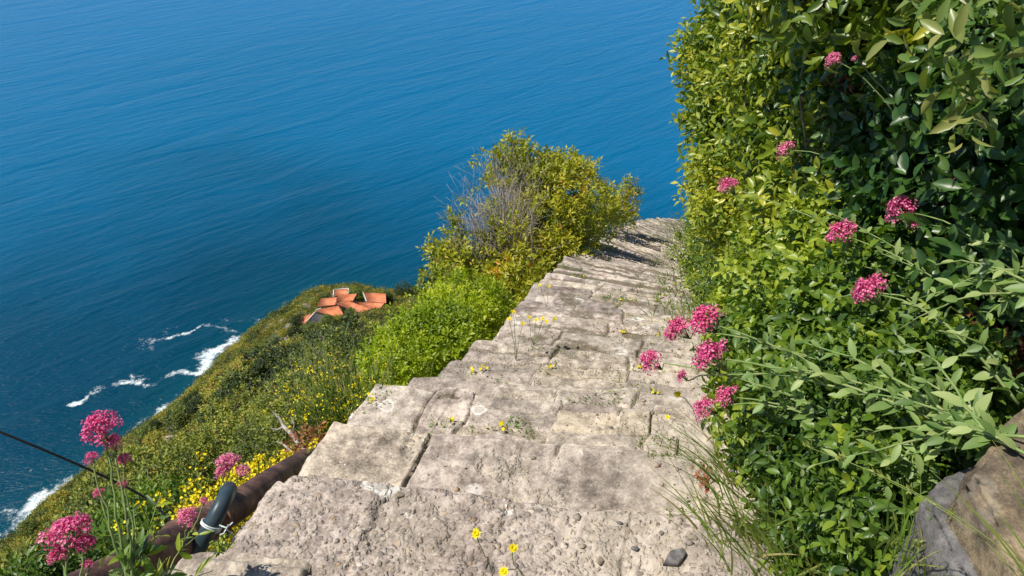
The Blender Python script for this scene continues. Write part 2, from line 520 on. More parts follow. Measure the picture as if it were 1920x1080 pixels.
step_surface = []
for i in range(NST):
    c = corners[i]
    prev = corners[i - 1] if i > 0 else c - np.array([HH[0], HH[1], 0]) * .5
    nearq = qs[i]
    res = .0065 if 1 < i < 6 else (.010 if i < 10 else (.014 if i < 17 else .019))
    back = np.array([-HH[0], -HH[1], 0.0])
    if nearq > 8:
        tdir = (prev - c)[:2]; back = np.array([*nrm(tdir), 0])
        back = nrm(back + np.array([-HH[0], -HH[1], 0]))
    depth = np.linalg.norm((prev - c)[:2]) + .22
    if 1 < i < 6: depth += .10
    Wi = SW + rnd.uniform(-.06, .1) + (.35 if i < 6 else .1)
    nu, nv = int(Wi / res) + 1, int(depth / res) + 1
    U, Vv = np.meshgrid(np.linspace(0, Wi, nu), np.linspace(0, depth, nv), indexing='ij')
    sd = i * 3.7
    # uneven plan outline: chipped nose, rounded left corner
    slabs = []
    x = 0
    while x < Wi:
        x += rnd.uniform(.26, .62) if i != 3 else 9
        slabs.append(x)
    if i == 4: slabs = [.42, .95, 1.5]
    if i == 5: slabs = [.30, .50, .92, 1.35]
    jit = [rnd.uniform(-.10, .10) for _ in slabs]
    sid = np.zeros_like(U); jd = np.full_like(U, 9.0)
    wob = .018 * fbm(p3(U * 6, Vv * 6, sd), 1, 3)
    for k, xs in enumerate(slabs):
        line = xs + jit[k] * (Vv - .2) + wob
        sid += (U > line)
        jd = np.minimum(jd, np.abs(U - line))
    # a few steps are laid in two rows of stone
    rowz = np.zeros_like(U)
    if i >= 5:
        for kk_, r0_ in enumerate((rnd.uniform(.07, .15), rnd.uniform(.20, .30), rnd.uniform(.36, .46))):
            on_ = (U > rnd.uniform(-.6, .5)) & (U < Wi + rnd.uniform(-.7, .4))
            row = r0_ + .035 * fbm(p3(U * 2.2, 0 * U, sd + kk_), 1, 4)
            jd = np.where(on_, np.minimum(jd, np.abs(Vv - row)), jd)
            sid += np.where(on_, 20 * (kk_ + 1) * (Vv > row), 0); rowz += np.where(on_, rnd.uniform(.008, .02) * (Vv > row), 0)
    h1 = _hash(sid, sid * 0 + i, sid * 0 + 5); h2 = _hash(sid, sid * 0 + i, sid * 0 + 9); h3 = _hash(sid, sid * 0 + i, sid * 0 + 13)
    noseoff = (h2 - .5) * (.05 if i != 3 else .0) + .014 * fbm(p3(U * 7, 0 * U, sd), 1, 4)
    leftoff = .014 * fbm(p3(0 * U, Vv * 8, sd + 2), 1, 4)
    kv = 1 - Vv / depth
    VV = Vv + noseoff * kv
    UU = U + leftoff * np.clip(1 - U / .3, 0, 1)
    rc = .12 if i == 3 else rnd.uniform(.012, .045)
    # round the far-left corner in plan
    cu, cv = np.clip(rc - UU, 0, None), np.clip(rc - VV, 0, None)
    m = (cu > 0) & (cv > 0)
    L2 = np.maximum(np.hypot(cu, cv), 1e-6); Lm = np.maximum(cu, cv)
    UU = np.where(m, rc - cu * Lm / L2, UU); VV = np.where(m, rc - cv * Lm / L2, VV)
    X = c[0] + E[i][0] * UU + back[0] * VV
    Y = c[1] + E[i][1] * UU + back[1] * VV
    sag = -.012 * np.exp(-((U - .9) / .4) ** 2)
    tilt = (h1 - .5) * .022 + (h3 - .5) * .05 * (U % .4 - .2) + Vv * (.14 if i > 10 else .08 if i > 6 else (.06 if i > 4 else .015))
    Z = c[2] + tilt + sag + .004 * fbm(p3(X, Y, sd), 3.5, 3) + .0055 * fbm(p3(X, Y, sd), 16, 5) + rowz
    rough = np.zeros_like(Z); sand = np.zeros_like(Z)
    f1, fe, cid = worley(X + .01 * fbm(p3(X, Y), 25, 2), Y, 34, 2)
    if i == 3:
        rough[:] = 1
        Z += .004 * fbm(p3(X, Y, 1), 30, 4) + .005 * np.clip(.5 - f1, 0, 1) * (cid > .72)
        Z += .018 * np.exp(-((U - .30) / .25) ** 2) * (Vv < .12)
    # broken, gritty hollows
    holl = sstep(.12, .5, fbm(p3(X, Y, 4.0), 3.2, 3) + .28 * sstep(.7, 1.4, U) - (.3 if i < 3 else .12))
    if i != 2: Z += holl * (-.012 + .008 * np.clip(.55 - f1, 0, 1) * (cid > .5) + .004 * fbm(p3(X, Y, 2), 35, 4)); rough = np.maximum(rough, holl)
    sand = holl * .3 + .4 * sstep(.95, 1.5, U + .15 * fbm(p3(X, Y, 7), 5, 2)) * (nearq < 6)
    # layered flaking on the older stones
    flake = np.floor((fbm(p3(X, Y, 11 + i * 1.3), 4.0, 3)) * 3.2) / 3.2
    if i != 3: Z += .007 * flake
    edge = np.minimum(VV, UU)
    Z -= .016 * (1 - sstep(0, .020, edge)) ** 2
    jm = np.exp(-(jd / (.0055 if i < 8 else .011)) ** 2)
    filled = sstep(-.25, .3, fbm(p3(X, Y, 3.3), 6, 2))
    Z -= .02 * jm * (1 - .6 * filled)
    joint = jm * (1 - (.55 if i < 7 else .25) * filled)
    # dirt gathers at the foot of the next riser up
    if nearq > 3.2:
        if i < 9: dirt = sstep(.14, .24, Vv + .06 * fbm(p3(X, Y), 9, 4)) * sstep(-.1, .5, fbm(p3(X, Y, 5 + sd), 4.5, 4)) * .62
        elif i < 15: dirt = sstep(.085, .15, Vv + .05 * fbm(p3(X, Y), 14, 4)) * sstep(-.15, .35, fbm(p3(X, Y, 5 + sd), 3.4, 4)) * .7
        else: dirt = sstep(.045, .075, Vv + .025 * fbm(p3(X, Y), 12, 4)) * sstep(-.55, -.1, fbm(p3(X, Y, 5 + sd), 2.5, 3)) * .95
        joint = np.maximum(joint, dirt); Z += -.012 * dirt
    top = np.stack([X, Y, Z], -1)
    idx = np.arange(nu * nv).reshape(nu, nv)
    F = np.stack([idx[:-1, :-1], idx[:-1, 1:], idx[1:, 1:], idx[1:, :-1]], -1).reshape(-1, 4)
    # skirt: left side and nose run down as rough masonry
    loop = np.concatenate([idx[::-1, 0], idx[0, 1:]])          # right end of the nose -> corner -> along left side
    rp = top.reshape(-1, 3)[loop]
    outw = np.zeros((len(loop), 3)); outw[:nu] = -back; outw[nu:] = -E[i]
    rows = [loop]
    V = [top.reshape(-1, 3)]
    nver = nu * nv
    drop = np.linspace(0, 1, 9)[1:] ** 1.2 * 1.2
    for dk, dz in enumerate(drop):
        q = rp.copy(); q[:, 2] -= dz
        course = np.floor((dz + .02) / .14)
        n_ = fbm(q * [1, 1, 1.6] + course * 3.1, 5, 3)
        q += outw * (-.02 + .028 * n_ + (-.014 if dk % 2 else .0))[:, None]
        V.append(q); rows.append(np.arange(nver, nver + len(loop))); nver += len(loop)
    for a, b in zip(rows[:-1], rows[1:]):
        F = np.concatenate([F, np.stack([a[:-1], a[1:], b[1:], b[:-1]], -1)])
    ns = nver - nu * nv
    z0 = np.zeros(ns)
    at = {"tint": np.concatenate([h3.ravel(), .5 + z0]), "rough": np.concatenate([rough.ravel(), .3 + z0]),
          "joint": np.concatenate([joint.ravel(), z0]), "sand": np.concatenate([np.clip(sand, 0, 1).ravel(), z0])}
    o = mk("step", np.concatenate(V), [F[:, ::-1]], M['stone'], at, True, stair)
    if i == 3: o["label"] = "step of rough pebbly concrete with a rounded corner"
    step_surface.append((X, Y, Z, U, Vv, depth))

# ------------------------------------------------------------------ terrain height
pathm = mids.copy()
# extend the path up behind the camera
back_ext = [pathm[0] + np.array([-HH[0], -HH[1], 0]) * .6 * k + np.array([0, 0, .3 * k]) for k in (6, 5, 4, 3, 2, 1)]
pathm = np.concatenate([np.array(back_ext), pathm])
_fine = []
for a, b in zip(pathm[:-1], pathm[1:]):
    for t in np.linspace(0, 1, 3)[:-1]: _fine.append(a * (1 - t) + b * t)
path = np.array(_fine + [pathm[-1]])
pt = nrm(np.gradient(path[:, :2], axis=0))
coast_px = [(0, 1040), (70, 965), (135, 915), (230, 850), (320, 772), (400, 690), (455, 640), (500, 608), (560, 565), (600, 549)]
coast = [PZ(u, v, SEA)[:2] for u, v in coast_px]
coast = [np.array([-330, -120]), np.array([-290, 20]), np.array([-262, 110])] + coast + [np.array(c, float) for c in ((-96, 384), (-62, 378), (-20, 384), (40, 392), (110, 395), (200, 430), (340, 500), (560, 560))]
coast = np.array(coast, float)
ctrl = []
for c in coast: ctrl.append((c[0], c[1], SEA + .5))
for i in range(len(coast)):
    a = coast[max(i - 1, 0)]; b = coast[min(i + 1, len(coast) - 1)]
    t = nrm(b - a); nn = np.array([-t[1], t[0]])
    o1 = coast[i] + nn * 30; ctrl.append((o1[0], o1[1], SEA - 22))
    o1 = coast[i] - nn * 9; ctrl.append((o1[0], o1[1], SEA + 10))
for (u, v, t) in [(640, 600, 424), (600, 575, 440), (700, 590, 425), (760, 565, 437), (560, 610, 415), (560, 680, 300), (450, 760, 235), (350, 850, 185), (300, 880, 160),
                  (450, 850, 90), (500, 700, 265), (400, 720, 330), (600, 640, 345), (560, 760, 120), (620, 700, 170), (200, 978, 190), (150, 1055, 110), (700, 640, 260), (280, 820, 290), (230, 915, 250), (100, 1042, 200), (20, 1075, 210)]:
    ctrl.append(tuple(P(u, v, t)))
ctrl += [(60, 200, -150), (120, 300, -225), (0, 300, -228), (10, 200, -150), (200, 150, -90), (200, 0, 20), (0, -80, 40), (-80, -40, -40), (-150, 0, -150), (350, 200, -120), (480, 350, -200), (400, 0, 10), (-200, 60, -205), (-30, 60, -62), (30, 110, -85), (60, 60, -30), (250, 300, -190), (-200,-100,-170), (20, 355, -258), (-40, 345, -257), (-70, 352, -259)]
ctrl = np.array(ctrl, float)
def _k(r): return r
Dm = np.hypot(ctrl[:, None, 0] - ctrl[None, :, 0], ctrl[:, None, 1] - ctrl[None, :, 1])
A = np.zeros((len(ctrl) + 3, len(ctrl) + 3)); n_ = len(ctrl)
A[:n_, :n_] = -_k(Dm) - np.eye(n_) * .6
A[:n_, n_] = 1; A[:n_, n_ + 1:] = ctrl[:, :2] / 100; A[n_:, :n_] = A[:n_, n_:].T
wgt = np.linalg.solve(A, np.concatenate([ctrl[:, 2], [0, 0, 0]]))

def far_h(x, y):
    out = wgt[n_] + wgt[n_ + 1] * x / 100 + wgt[n_ + 2] * y / 100
    for k in range(n_): out = out - wgt[k] * _k(np.hypot(x - ctrl[k, 0], y - ctrl[k, 1]))
    return out

def terrain(x, y):
    x = np.asarray(x, float); y = np.asarray(y, float)
    sh = x.shape; x = x.ravel(); y = y.ravel()
    zf = far_h(x, y)
    r = np.hypot(x, y)
    zf = zf + fbm(p3(x, y), 1 / 38., 4) * 6 * sstep(15, 80, r) * sstep(SEA + 3, SEA + 30, zf)
    zf = zf + np.abs(fbm(p3(x, y, 4), 1 / 9., 3)) * 1.6 * sstep(20, 60, r) * sstep(SEA - 1, SEA + 4, zf)
    z = zf
    near_m = r < 75
    xs, ys = x[near_m], y[near_m]
    if len(xs):
        d = np.hypot(xs[:, None] - path[None, :, 0], ys[:, None] - path[None, :, 1])
        k = d.argmin(1); dist = d[np.arange(len(xs)), k]
        lat = (xs - path[k, 0]) * pt[k, 1] - (ys - path[k, 1]) * pt[k, 0]
        al = (xs - path[k, 0]) * pt[k, 0] + (ys - path[k, 1]) * pt[k, 1]
        zs = path[k, 2]
        e = np.maximum(dist - SW * .5, 0)
        leftz = zs - .55 - 1.05 * e - .012 * e ** 2
        prog = k / len(path)
        rc = .55 - 1.3 * sstep(.45, .95, prog)
        rightz = zs - .25 + np.where(e < 4, rc * e, rc * 4 + (rc - .3) * (e - 4) * .8) + .12 * fbm(p3(xs, ys), 1.1, 3) * sstep(0, .6, e)
        zn_ = np.where(lat < 0, leftz, rightz)
        w = sstep(.0, .5, e)
        zn_ = np.where(e <= 0, zs - .5, zn_ * w + (zs - .5) * (1 - w)) - np.where(k == len(path) - 1, np.maximum(al, 0) * .9, 0)
        zn_ = zn_ + .10 * fbm(p3(xs, ys, 2), .9, 3) * sstep(.2, 1.5, e)
        bl = sstep(9, 60, dist)
        z[near_m] = zn_ * (1 - bl) + zf[near_m] * bl
    return z.reshape(sh)

def sgrid(lo, hi, n, c, k):
    a, b = math.asinh((lo - c) / k), math.asinh((hi - c) / k)
    return c + k * np.sinh(np.linspace(a, b, n))
gx = sgrid(-340, 560, 520, 1, 9); gy = sgrid(-110, 600, 520, 3, 12)
GX, GY = np.meshgrid(gx, gy, indexing='ij')
GZ = terrain(GX, GY)

def hill_mat():
    m, nt = new_mat("hillside_earth"); g = G(nt); p = g.pos()
    n1 = g.noise(p, .12, 6, .6); n2 = g.noise(p, 1.2, 5, .65); n3 = g.noise(p, 9, 4, .6)
    veg = g.ramp(n2, [(.3, (.03, .042, .012)), (.5, (.07, .085, .02)), (.7, (.14, .14, .045))])
    rock = g.ramp(n3, [(.3, (.14, .12, .095)), (.6, (.30, .27, .23)), (.8, (.42, .38, .33))])
    sep = g.n("ShaderNodeSeparateXYZ", {0: p})
    low = g.smooth(sep.outputs[2], SEA + 9, SEA + 2)
    geo = g.n("ShaderNodeNewGeometry")
    sl = g.n("ShaderNodeSeparateXYZ", {0: geo.outputs["True Normal"]}).outputs[2]
    steep = g.smooth(sl, .62, .48)
    rm = g.math('MAXIMUM', g.math('MULTIPLY', g.smooth(n1, .54, .62), .8), g.math('MULTIPLY', steep, .7))
    c = g.mix(rm, veg, rock)
    c = g.mix(low, c, g.mix(g.smooth(n2, .4, .6), (.055, .045, .035), (.13, .11, .085)))
    g.out(g.pbr(c, .95, g.bump(n2, .6, .5), .2))
    return m
M['hill'] = hill_mat()
nx, ny = GX.shape
idx = np.arange(nx * ny).reshape(nx, ny)
F = np.stack([idx[:-1, :-1], idx[1:, :-1], idx[1:, 1:], idx[:-1, 1:]], -1).reshape(-1, 4)
hill = mk("hillside", np.stack([GX, GY, GZ], -1).reshape(-1, 3), [F], M['hill'], None, True)
tag(hill, kind="structure")

# ------------------------------------------------------------------ sea
def sea_mat():
    m, nt = new_mat("sea_water"); g = G(nt); p = g.pos()
    ang = math.radians(39)
    mp = g.n("ShaderNodeMapping", {"Vector": p, "Rotation": (0, 0, -ang)}).outputs[0]
    def st(sx, sy): return g.n("ShaderNodeVectorMath", {0: mp, 1: (sx, sy, 1)}, operation='MULTIPLY').outputs[0]
    swell = g.noise(st(.010, .042), 1.0, 3, .5, dist=.6)
    mid = g.noise(st(.05, .16), 1.0, 3, .55, dist=.4)
    mp2 = g.n("ShaderNodeMapping", {"Vector": p, "Rotation": (0, 0, -math.radians(8))}).outputs[0]
    chop = g.noise(g.n("ShaderNodeVectorMath", {0: mp2, 1: (.28, .75, 1)}, operation='MULTIPLY').outputs[0], 1.0, 4, .6)
    h = g.math('ADD', g.math('MULTIPLY', swell, 3.6), g.math('ADD', g.math('MULTIPLY', mid, 1.3), g.math('MULTIPLY', chop, .55)))
    nrml = g.bump(h, 1.0, 1.0)
    dist = g.n("ShaderNodeVectorMath", {0: p, 1: (-170, 250, SEA)}, operation='DISTANCE').outputs["Value"]
    dn = g.math('ADD', dist, g.math('MULTIPLY', g.math('SUBTRACT', g.noise(p, .005, 3), .5), 260))
    deep = g.ramp(g.math('DIVIDE', dn, 1000), [(0, (.0, .034, .066)), (.16, (.0, .046, .096)), (.40, (.0, .112, .250)), (.85, (.003, .140, .33))])
    sh = g.attr("shore")
    c = g.mix(g.math('MULTIPLY', sh, .55), deep, (.002, .07, .085))
    fn = g.noise(p, .42, 7, .8); fn2 = g.noise(p, .16, 4, .6)
    fa = g.attr("foam")
    fm = g.smooth(g.math('ADD', g.math('MULTIPLY', fa, 1.05), g.math('SUBTRACT', g.math('ADD', g.math('MULTIPLY', fn, 2.0), g.math('MULTIPLY', fn2, .9)), 1.45)), .47, 1.12)
    # rare small whitecap glints near the land
    water = g.pbr(c, .22, nrml, .16, IOR=1.333)
    foam = g.pbr(g.mix(g.smooth(fn, .4, .7), (.55, .65, .68), (.82, .84, .84)), .9, None, .2)
    g.out(g.n("ShaderNodeMixShader", {0: fm, 1: water, 2: foam}).outputs[0])
    return m
M['sea'] = sea_mat()
def geomline(lo, hi, n, far):
    core = np.linspace(lo, hi, n)
    ext = (far) * np.linspace(0, 1, 24)[1:] ** 3
    return np.concatenate([lo - ext[::-1], core, hi + ext])
sx = geomline(-330, -10, 330, 26000); sy = geomline(120, 460, 340, 26000)
SX, SY = np.meshgrid(sx, sy, indexing='ij')
foam = np.zeros_like(SX)
def pdist(X, Y, pts):
    best = np.full(X.shape, 1e9)
    for a, b in zip(pts[:-1], pts[1:]):
        ab = b - a; t = np.clip(((X - a[0]) * ab[0] + (Y - a[1]) * ab[1]) / (ab @ ab), 0, 1)
        best = np.minimum(best, np.hypot(X - a[0] - t * ab[0], Y - a[1] - t * ab[1]))
    return best
WX = SX + 4.5 * fbm(p3(SX, SY), .09, 4); WY = SY + 4.5 * fbm(p3(SX, SY, 9), .09, 4)
for pts, wd, st in [([(0, 1035), (60, 985), (95, 945), (135, 915)], 8, 1.15), ([(20, 1010), (80, 940)], 6, .55), ([(308, 783), (335, 755), (362, 735)], 4.2, 1.0), ([(330, 760), (300, 745)], 2.5, .5),
                    ([(398, 690), (405, 665), (430, 652), (455, 640)], 5.0, 1.0), ([(395, 668), (420, 655)], 5.5, .7),
                    ([(120, 768), (160, 745), (205, 724), (240, 716), (275, 716), (310, 704), (345, 693), (395, 702)], 2.5, .95), ([(240, 712), (300, 712)], 3.6, .66), ([(325, 632), (350, 624), (385, 615), (415, 622)], 2.2, .8),
                    ([(432, 618), (455, 621), (475, 627)], 2.0, .85), ([(0, 912), (45, 895), (105, 885)], 2.4, .5), ([(245, 650), (300, 640), (345, 605)], 3.5, .42), ([(405, 603), (440, 595), (500, 602)], 3, .48), ([(250, 800), (300, 770)], 4, .4), ([(500, 612), (520, 598)], 2.5, .7),
                    ([(0, 1010), (30, 960)], 6, .5)]:
    pp = [PZ(u, v, SEA)[:2] for u, v in pts]
    foam = np.maximum(foam, st * np.exp(-(pdist(WX, WY, pp) / (wd * 1.35)) ** 2))
shd = pdist(SX, SY, list(coast))
foam = np.maximum(foam, (.42 + .3 * fbm(p3(SX, SY), .03, 2)) * np.exp(-(shd / 4.0) ** 2)); foam = foam * (.82 + .35 * fbm(p3(SX, SY, 3), .06, 3))
shore = np.exp(-shd / 16)
nx, ny = SX.shape
idx = np.arange(nx * ny).reshape(nx, ny)
F = np.stack([idx[:-1, :-1], idx[1:, :-1], idx[1:, 1:], idx[:-1, 1:]], -1).reshape(-1, 4)
sea = mk("sea", np.stack([SX, SY, SX * 0 + SEA], -1).reshape(-1, 3), [F], M['sea'], {"foam": foam.ravel(), "shore": shore.ravel()}, True)
tag(sea, kind="structure")

# ------------------------------------------------------------------ hillside scrub (uncountable)
def in_view(p, m=60):
    d = p[:, 1] * math.cos(PITCH) - p[:, 2] * math.sin(PITCH)
    u = 960 + FPX * p[:, 0] / d; v = 540 - FPX * (p[:, 1] * math.sin(PITCH) + p[:, 2] * math.cos(PITCH)) / d
    return (d > 0) & (u > -m) & (u < 1920 + m) & (v > -m) & (v < 1080 + m), u, v, d

VILLAGE = [(640, 550), (648, 560), (615, 568), (655, 572), (680, 584), (698, 590), (702, 558), (695, 574), (615, 583), (635, 590), (605, 598), (620, 604), (568, 603), (660, 612), (640, 607), (590, 612)]
def scatter_hill(n, rmin, rmax, xlo=-300, xhi=120):
    r = np.sqrt(rng.uniform(rmin ** 2, rmax ** 2, n))
    th = rng.uniform(-.98, .12, n)
    x = r * np.sin(th); y = r * np.cos(th)
    z = terrain(x, y)
    p = np.stack([x, y, z], 1)
    ok, u, v, d = in_view(p, 120)
    d2 = np.hypot(x[:, None] - path[None, ::3, 0], y[:, None] - path[None, ::3, 1]).min(1)
    for (hu, hv) in VILLAGE:
        hc_ = PZ(hu, hv, -255.0); ok &= np.hypot(x - hc_[0], y - hc_[1]) > 6.0
    ok &= (z > SEA + 2.5) & (u < 1150) & (d2 > 2.0)
    return p[ok], d[ok]

def dome_leaves(cs, rad, nleaf, lsz, tint):
    """many low domes of leaf-sized faces, one mesh"""
    n = len(cs)
    C = np.repeat(cs, nleaf, 0); R = np.repeat(rad, nleaf)
    d = rng.normal(size=(len(C), 3)); d[:, 2] = np.abs(d[:, 2]) * .9 - .15; d = nrm(d)
    rr = rng.uniform(.55, 1.05, len(C)) * (1 + .25 * fbm(d * 2 + C * .31, 1, 2))
    pos = C + d * (R * rr)[:, None] * [1, 1, .8]
    nr = nrm(d + rng.normal(size=d.shape) * .45)
    ax = nrm(np.cross(nr, rng.normal(size=d.shape)))
    L = np.repeat(lsz, nleaf) * rng.uniform(.6, 1.3, len(C))
    V, F, kk = leaf_geo(pos - ax * L[:, None] * .5, ax, nr, L, L * .62)
    ti = np.clip(np.repeat(tint, nleaf) + .10 * rng.normal(size=len(C)) + .1 * (rr - .8), 0, 1)
    return V, F, np.repeat(ti, kk)

allV, allF, allT, off = [], [], [], 0
for (n, r0, r1, nl, rr, ls) in [(52000, 120, 500, 42, (1.1, 2.6), .50), (14000, 40, 150, 80, (.7, 1.7), .26), (5200, 12, 50, 170, (.4, 1.0), .11)]:
    p, d = scatter_hill(n, r0, r1)
    bald = fbm(p, 1 / 22., 3, 5)
    keep = bald < .80
    p = p[keep]
    rad = rng.uniform(*rr, len(p)) * (1 + .7 * (rng.random(len(p)) < .10))
    ti = np.clip(.48 + .50 * fbm(p, 1 / 7., 3, 2) + .26 * rng.normal(size=len(p)) + .25 * (rng.random(len(p)) < .12), 0, .88)
    ti = np.where(rng.random(len(p)) < .035, .98, ti)
    V, F, T = dome_leaves(p + [0, 0, .1], rad, nl, np.full(len(p), ls) * rng.uniform(.8, 1.2, len(p)), ti)
    allV.append(V); allF += [f + off for f in F]; allT.append(T); off += len(V)
scrub = mk("hillside_scrub", np.concatenate(allV), [np.concatenate(allF)], M['maquis'], {"tint": np.concatenate(allT)}, False)
tag(scrub, "dense green and olive scrub covering the slope down to the sea", "scrub", kind="stuff")

# ------------------------------------------------------------------ village
def tile_mat(name, a, b, c3):
    m, nt = new_mat(name); g = G(nt); p = g.pos()
    n1 = g.noise(p, .35, 5, .65); n2 = g.noise(p, 2.5, 4, .6)
    c = g.ramp(g.math('ADD', g.math('MULTIPLY', n1, .6), g.math('MULTIPLY', n2, .4)), [(.35, a), (.5, b), (.66, c3)])
    wv = g.n("ShaderNodeTexWave", {"Vector": p, "Scale": 1.1, "Distortion": .6}, wave_type='BANDS', bands_direction='DIAGONAL').outputs["Fac"]
    c = g.mix(g.math('MULTIPLY', g.smooth(wv, .5, .1), .4), c, (.18, .06, .04))
    g.out(g.pbr(c, .9, g.bump(wv, .6, .12), .2))
    return m
M['tile'] = tile_mat("terracotta_tiles", (.48, .12, .05), (.74, .24, .11), (.82, .38, .22))
M['slate'] = plain_mat("slate_roof", (.07, .07, .08), (.14, .14, .15), 3, .8)
M['plaster'] = plain_mat("old_plaster", (.30, .25, .20), (.50, .42, .34), .8, .9)

def slab_mesh(mb, top, th, tint=.5):
    """a solid slab under the given top corners"""
    top = np.asarray(top, float); n = len(top)
    bot = top - [0, 0, th]
    i = np.arange(n)
    side = np.stack([i, (i + 1) % n, (i + 1) % n + n, i + n], -1)
    mb.add(np.concatenate([top, bot]), [i[::-1][None], (i + n)[None], side[:, ::-1]], tint)

def bar(mb, a, b, w, h):
    a = np.asarray(a, float); b = np.asarray(b, float)
    d = nrm(b - a); sd = nrm(np.cross(d, [0, 0, 1])) * w / 2
    slab_mesh(mb, [a - sd, b - sd, b + sd, a + sd], h)

def house(label, px, zs, mat='tile', parapet=None, chim=None, wall_h=6.0, windows=True):
    """px: roof corners in order A B (far side) C D (near side) with heights zs"""
    R = np.array([PZ(u, v, z) for (u, v), z in zip(px, zs)])
    need = float(terrain(R[:, 0], R[:, 1]).max()) + 1.6 - R[:, 2].min()
    if need > 0: R = np.array([PZ(u, v, z + need) for (u, v), z in zip(px, zs)])
    R = R.mean(0) + (R - R.mean(0)) * [1.12, 1.12, 1.0]
    cen = R.mean(0)
    zb = float(min(terrain(R[:, 0], R[:, 1]).min() - 1.0, R[:, 2].min() - wall_h))
    root = empty("house", (cen[0], cen[1], zb)); tag(root, label, "house", "red roofed houses on the headland")
    rf = MB(); slab_mesh(rf, R + [0, 0, .30], .28)
    ro = rf.build("roof", M[mat], root)
    ins = cen + (R - cen) * [.93, .93, 1]
    ins[:, 2] = R[:, 2] - .02
    wl = MB(); n = len(ins); bot = ins.copy(); bot[:, 2] = zb
    i = np.arange(n)
    wl.add(np.concatenate([ins, bot]), [i[None], np.stack([i, (i + 1) % n, (i + 1) % n + n, i + n], -1)])
    wl.build("wall", M['plaster'], root)
    if parapet:
        pb = MB()
        for a, b in parapet: bar(pb, R[a] + [0, 0, .75], R[b] + [0, 0, .75], .5, .8)
        pb.build("parapet", M['parapet'], root)
    for (fa, fb) in (chim or []):
        q = R[0] + (R[1] - R[0]) * fa + (R[3] - R[0]) * fb
        cb = MB(); slab_mesh(cb, q + np.array([[-.4, -.4, 1.6], [.4, -.4, 1.6], [.4, .4, 1.6], [-.4, .4, 1.6]]), 1.6)
        slab_mesh(cb, q + np.array([[-.5, -.5, 1.75], [.5, -.5, 1.75], [.5, .5, 1.75], [-.5, .5, 1.75]]), .14)
        cb.build("chimney", M['plaster'], ro)
    if windows:
        for (a, b) in ((3, 2), (0, 3), (1, 2)):
            A_, B_ = ins[a], ins[b]; ln = np.linalg.norm((B_ - A_)[:2])
            d = nrm(B_ - A_) * [1, 1, 0]; d = nrm(d); o_ = np.cross(d, [0, 0, 1.0]); o_ *= np.sign(o_ @ ((A_ + B_) / 2 - cen))
            for f_ in np.arange(1.5, ln - 1, 2.6):
                q = A_ + (B_ - A_) * (f_ / ln); q = q.copy(); q[2] -= 1.2
                wb = MB(); c0 = q + o_ * .06
                slab_mesh(wb, [c0 - d * .4 - o_ * .1, c0 + d * .4 - o_ * .1, c0 + d * .4, c0 - d * .4], 1.2)
                wb.build("window", M['glass'], root)
    return root
zv = -251.5
house("small terracotta roofed house with a white parapet, nearest the open sea", [(627, 545), (652, 543), (652, 552), (627, 555)], [zv, zv, zv - .6, zv - .6], parapet=[(0, 1), (1, 2), (3, 0)])
house("terracotta roofed house just in front of the small white parapeted one", [(635, 554), (667, 552), (660, 564.5), (632, 563.5)], [zv + .8, zv + .8, zv - .6, zv - .6], chim=[(.3, .2)])
house("long tilted terracotta roof at the seaward left of the cluster", [(603, 561), (632, 558.5), (627, 572), (597, 574)], [zv - 1, zv - .6, zv - 1.6, zv - 2])
house("largest terracotta roof, broad and folded, in the middle of the cluster", [(632, 569), (653, 565), (703, 584), (690, 592)], [zv - .4, zv - .2, zv - 1.6, zv - 1.8], chim=[(.5, .3)])
house("squarish terracotta roofed house at the right end of the cluster", [(683, 550), (721, 552), (722, 568), (689, 566)], [zv + .2, zv + .2, zv - 1, zv - 1], parapet=[(0, 3)], chim=[(.1, .6)])
house("pale orange terracotta roof between the broad roof and the right end", [(671, 567.5), (718, 570), (708, 581), (690, 579)], [zv - 1.2, zv - 1.2, zv - 2, zv - 2])
house("stepped terracotta roof with a white gable edge above the slate one", [(604, 580), (633, 575), (646, 597), (594, 584)], [zv - 2.2, zv - 2, zv - 3.4, zv - 3.2], parapet=[(0, 3)])
house("dark slate roofed house with white gable edge, nearest the scrub", [(592, 588), (634, 600), (626, 606), (577, 606)], [zv - 3, zv - 4, zv - 5, zv - 5], 'slate', parapet=[(0, 3)], wall_h=5)
house("lowest terracotta roof, alone at the left edge beside the slate one", [(566, 595), (583, 590), (576, 604), (555, 614)], [zv - 5.2, zv - 5, zv - 6.6, zv - 7])
tw = MB(); a = PZ(655, 606, zv - 6); b = PZ(667, 618, zv - 8); bar(tw, a, b, 3.0, 6)
tw_o = tw.build("terrace_wall", M['plaster']); tag(tw_o, "pale stone terrace wall just right of the slate roof", "wall")

def place_on(u, v, t):
    p = P(u, v, t); p[2] = float(terrain(p[0], p[1])); return p

def small_tree(name, label, px, z_top, r, mat='maquis', tint=.4, n=420, leaf=.6, cat="tree", group=None):
    """round crown seen at pixel px, crown centre at height z_top"""
    c = PZ(px[0], px[1], z_top)
    g0 = float(terrain(c[0], c[1])); base = np.array([c[0], c[1], min(g0, c[2] - r * .6) - .2])
    root = empty(name, base); tag(root, label, cat, group)
    lob = [(c, (r, r, r * .8)), (c + [r * .6, .2 * r, -.2 * r], (r * .6, r * .6, r * .5)), (c + [-r * .55, -.3 * r, -.1 * r], (r * .6, r * .6, r * .55))]
    pts = foliage(lob, n, 5, leaf, leaf * .55, M[mat], "crown", root, tintbase=tint, tintvar=.5, bump=.3)
    branches(base, pts[:9], r * .07, M['bark'], root, "trunk", .02)
    return root
small_tree("tree", "bright green garden tree beside the small parapeted house", (666, 549), zv - 1, 3.4, 'lowleaf', .5)
small_tree("tree", "dark rounded pine on the headland tip right of the houses", (757, 541), zv - 3, 4.6, 'maquis', .1)
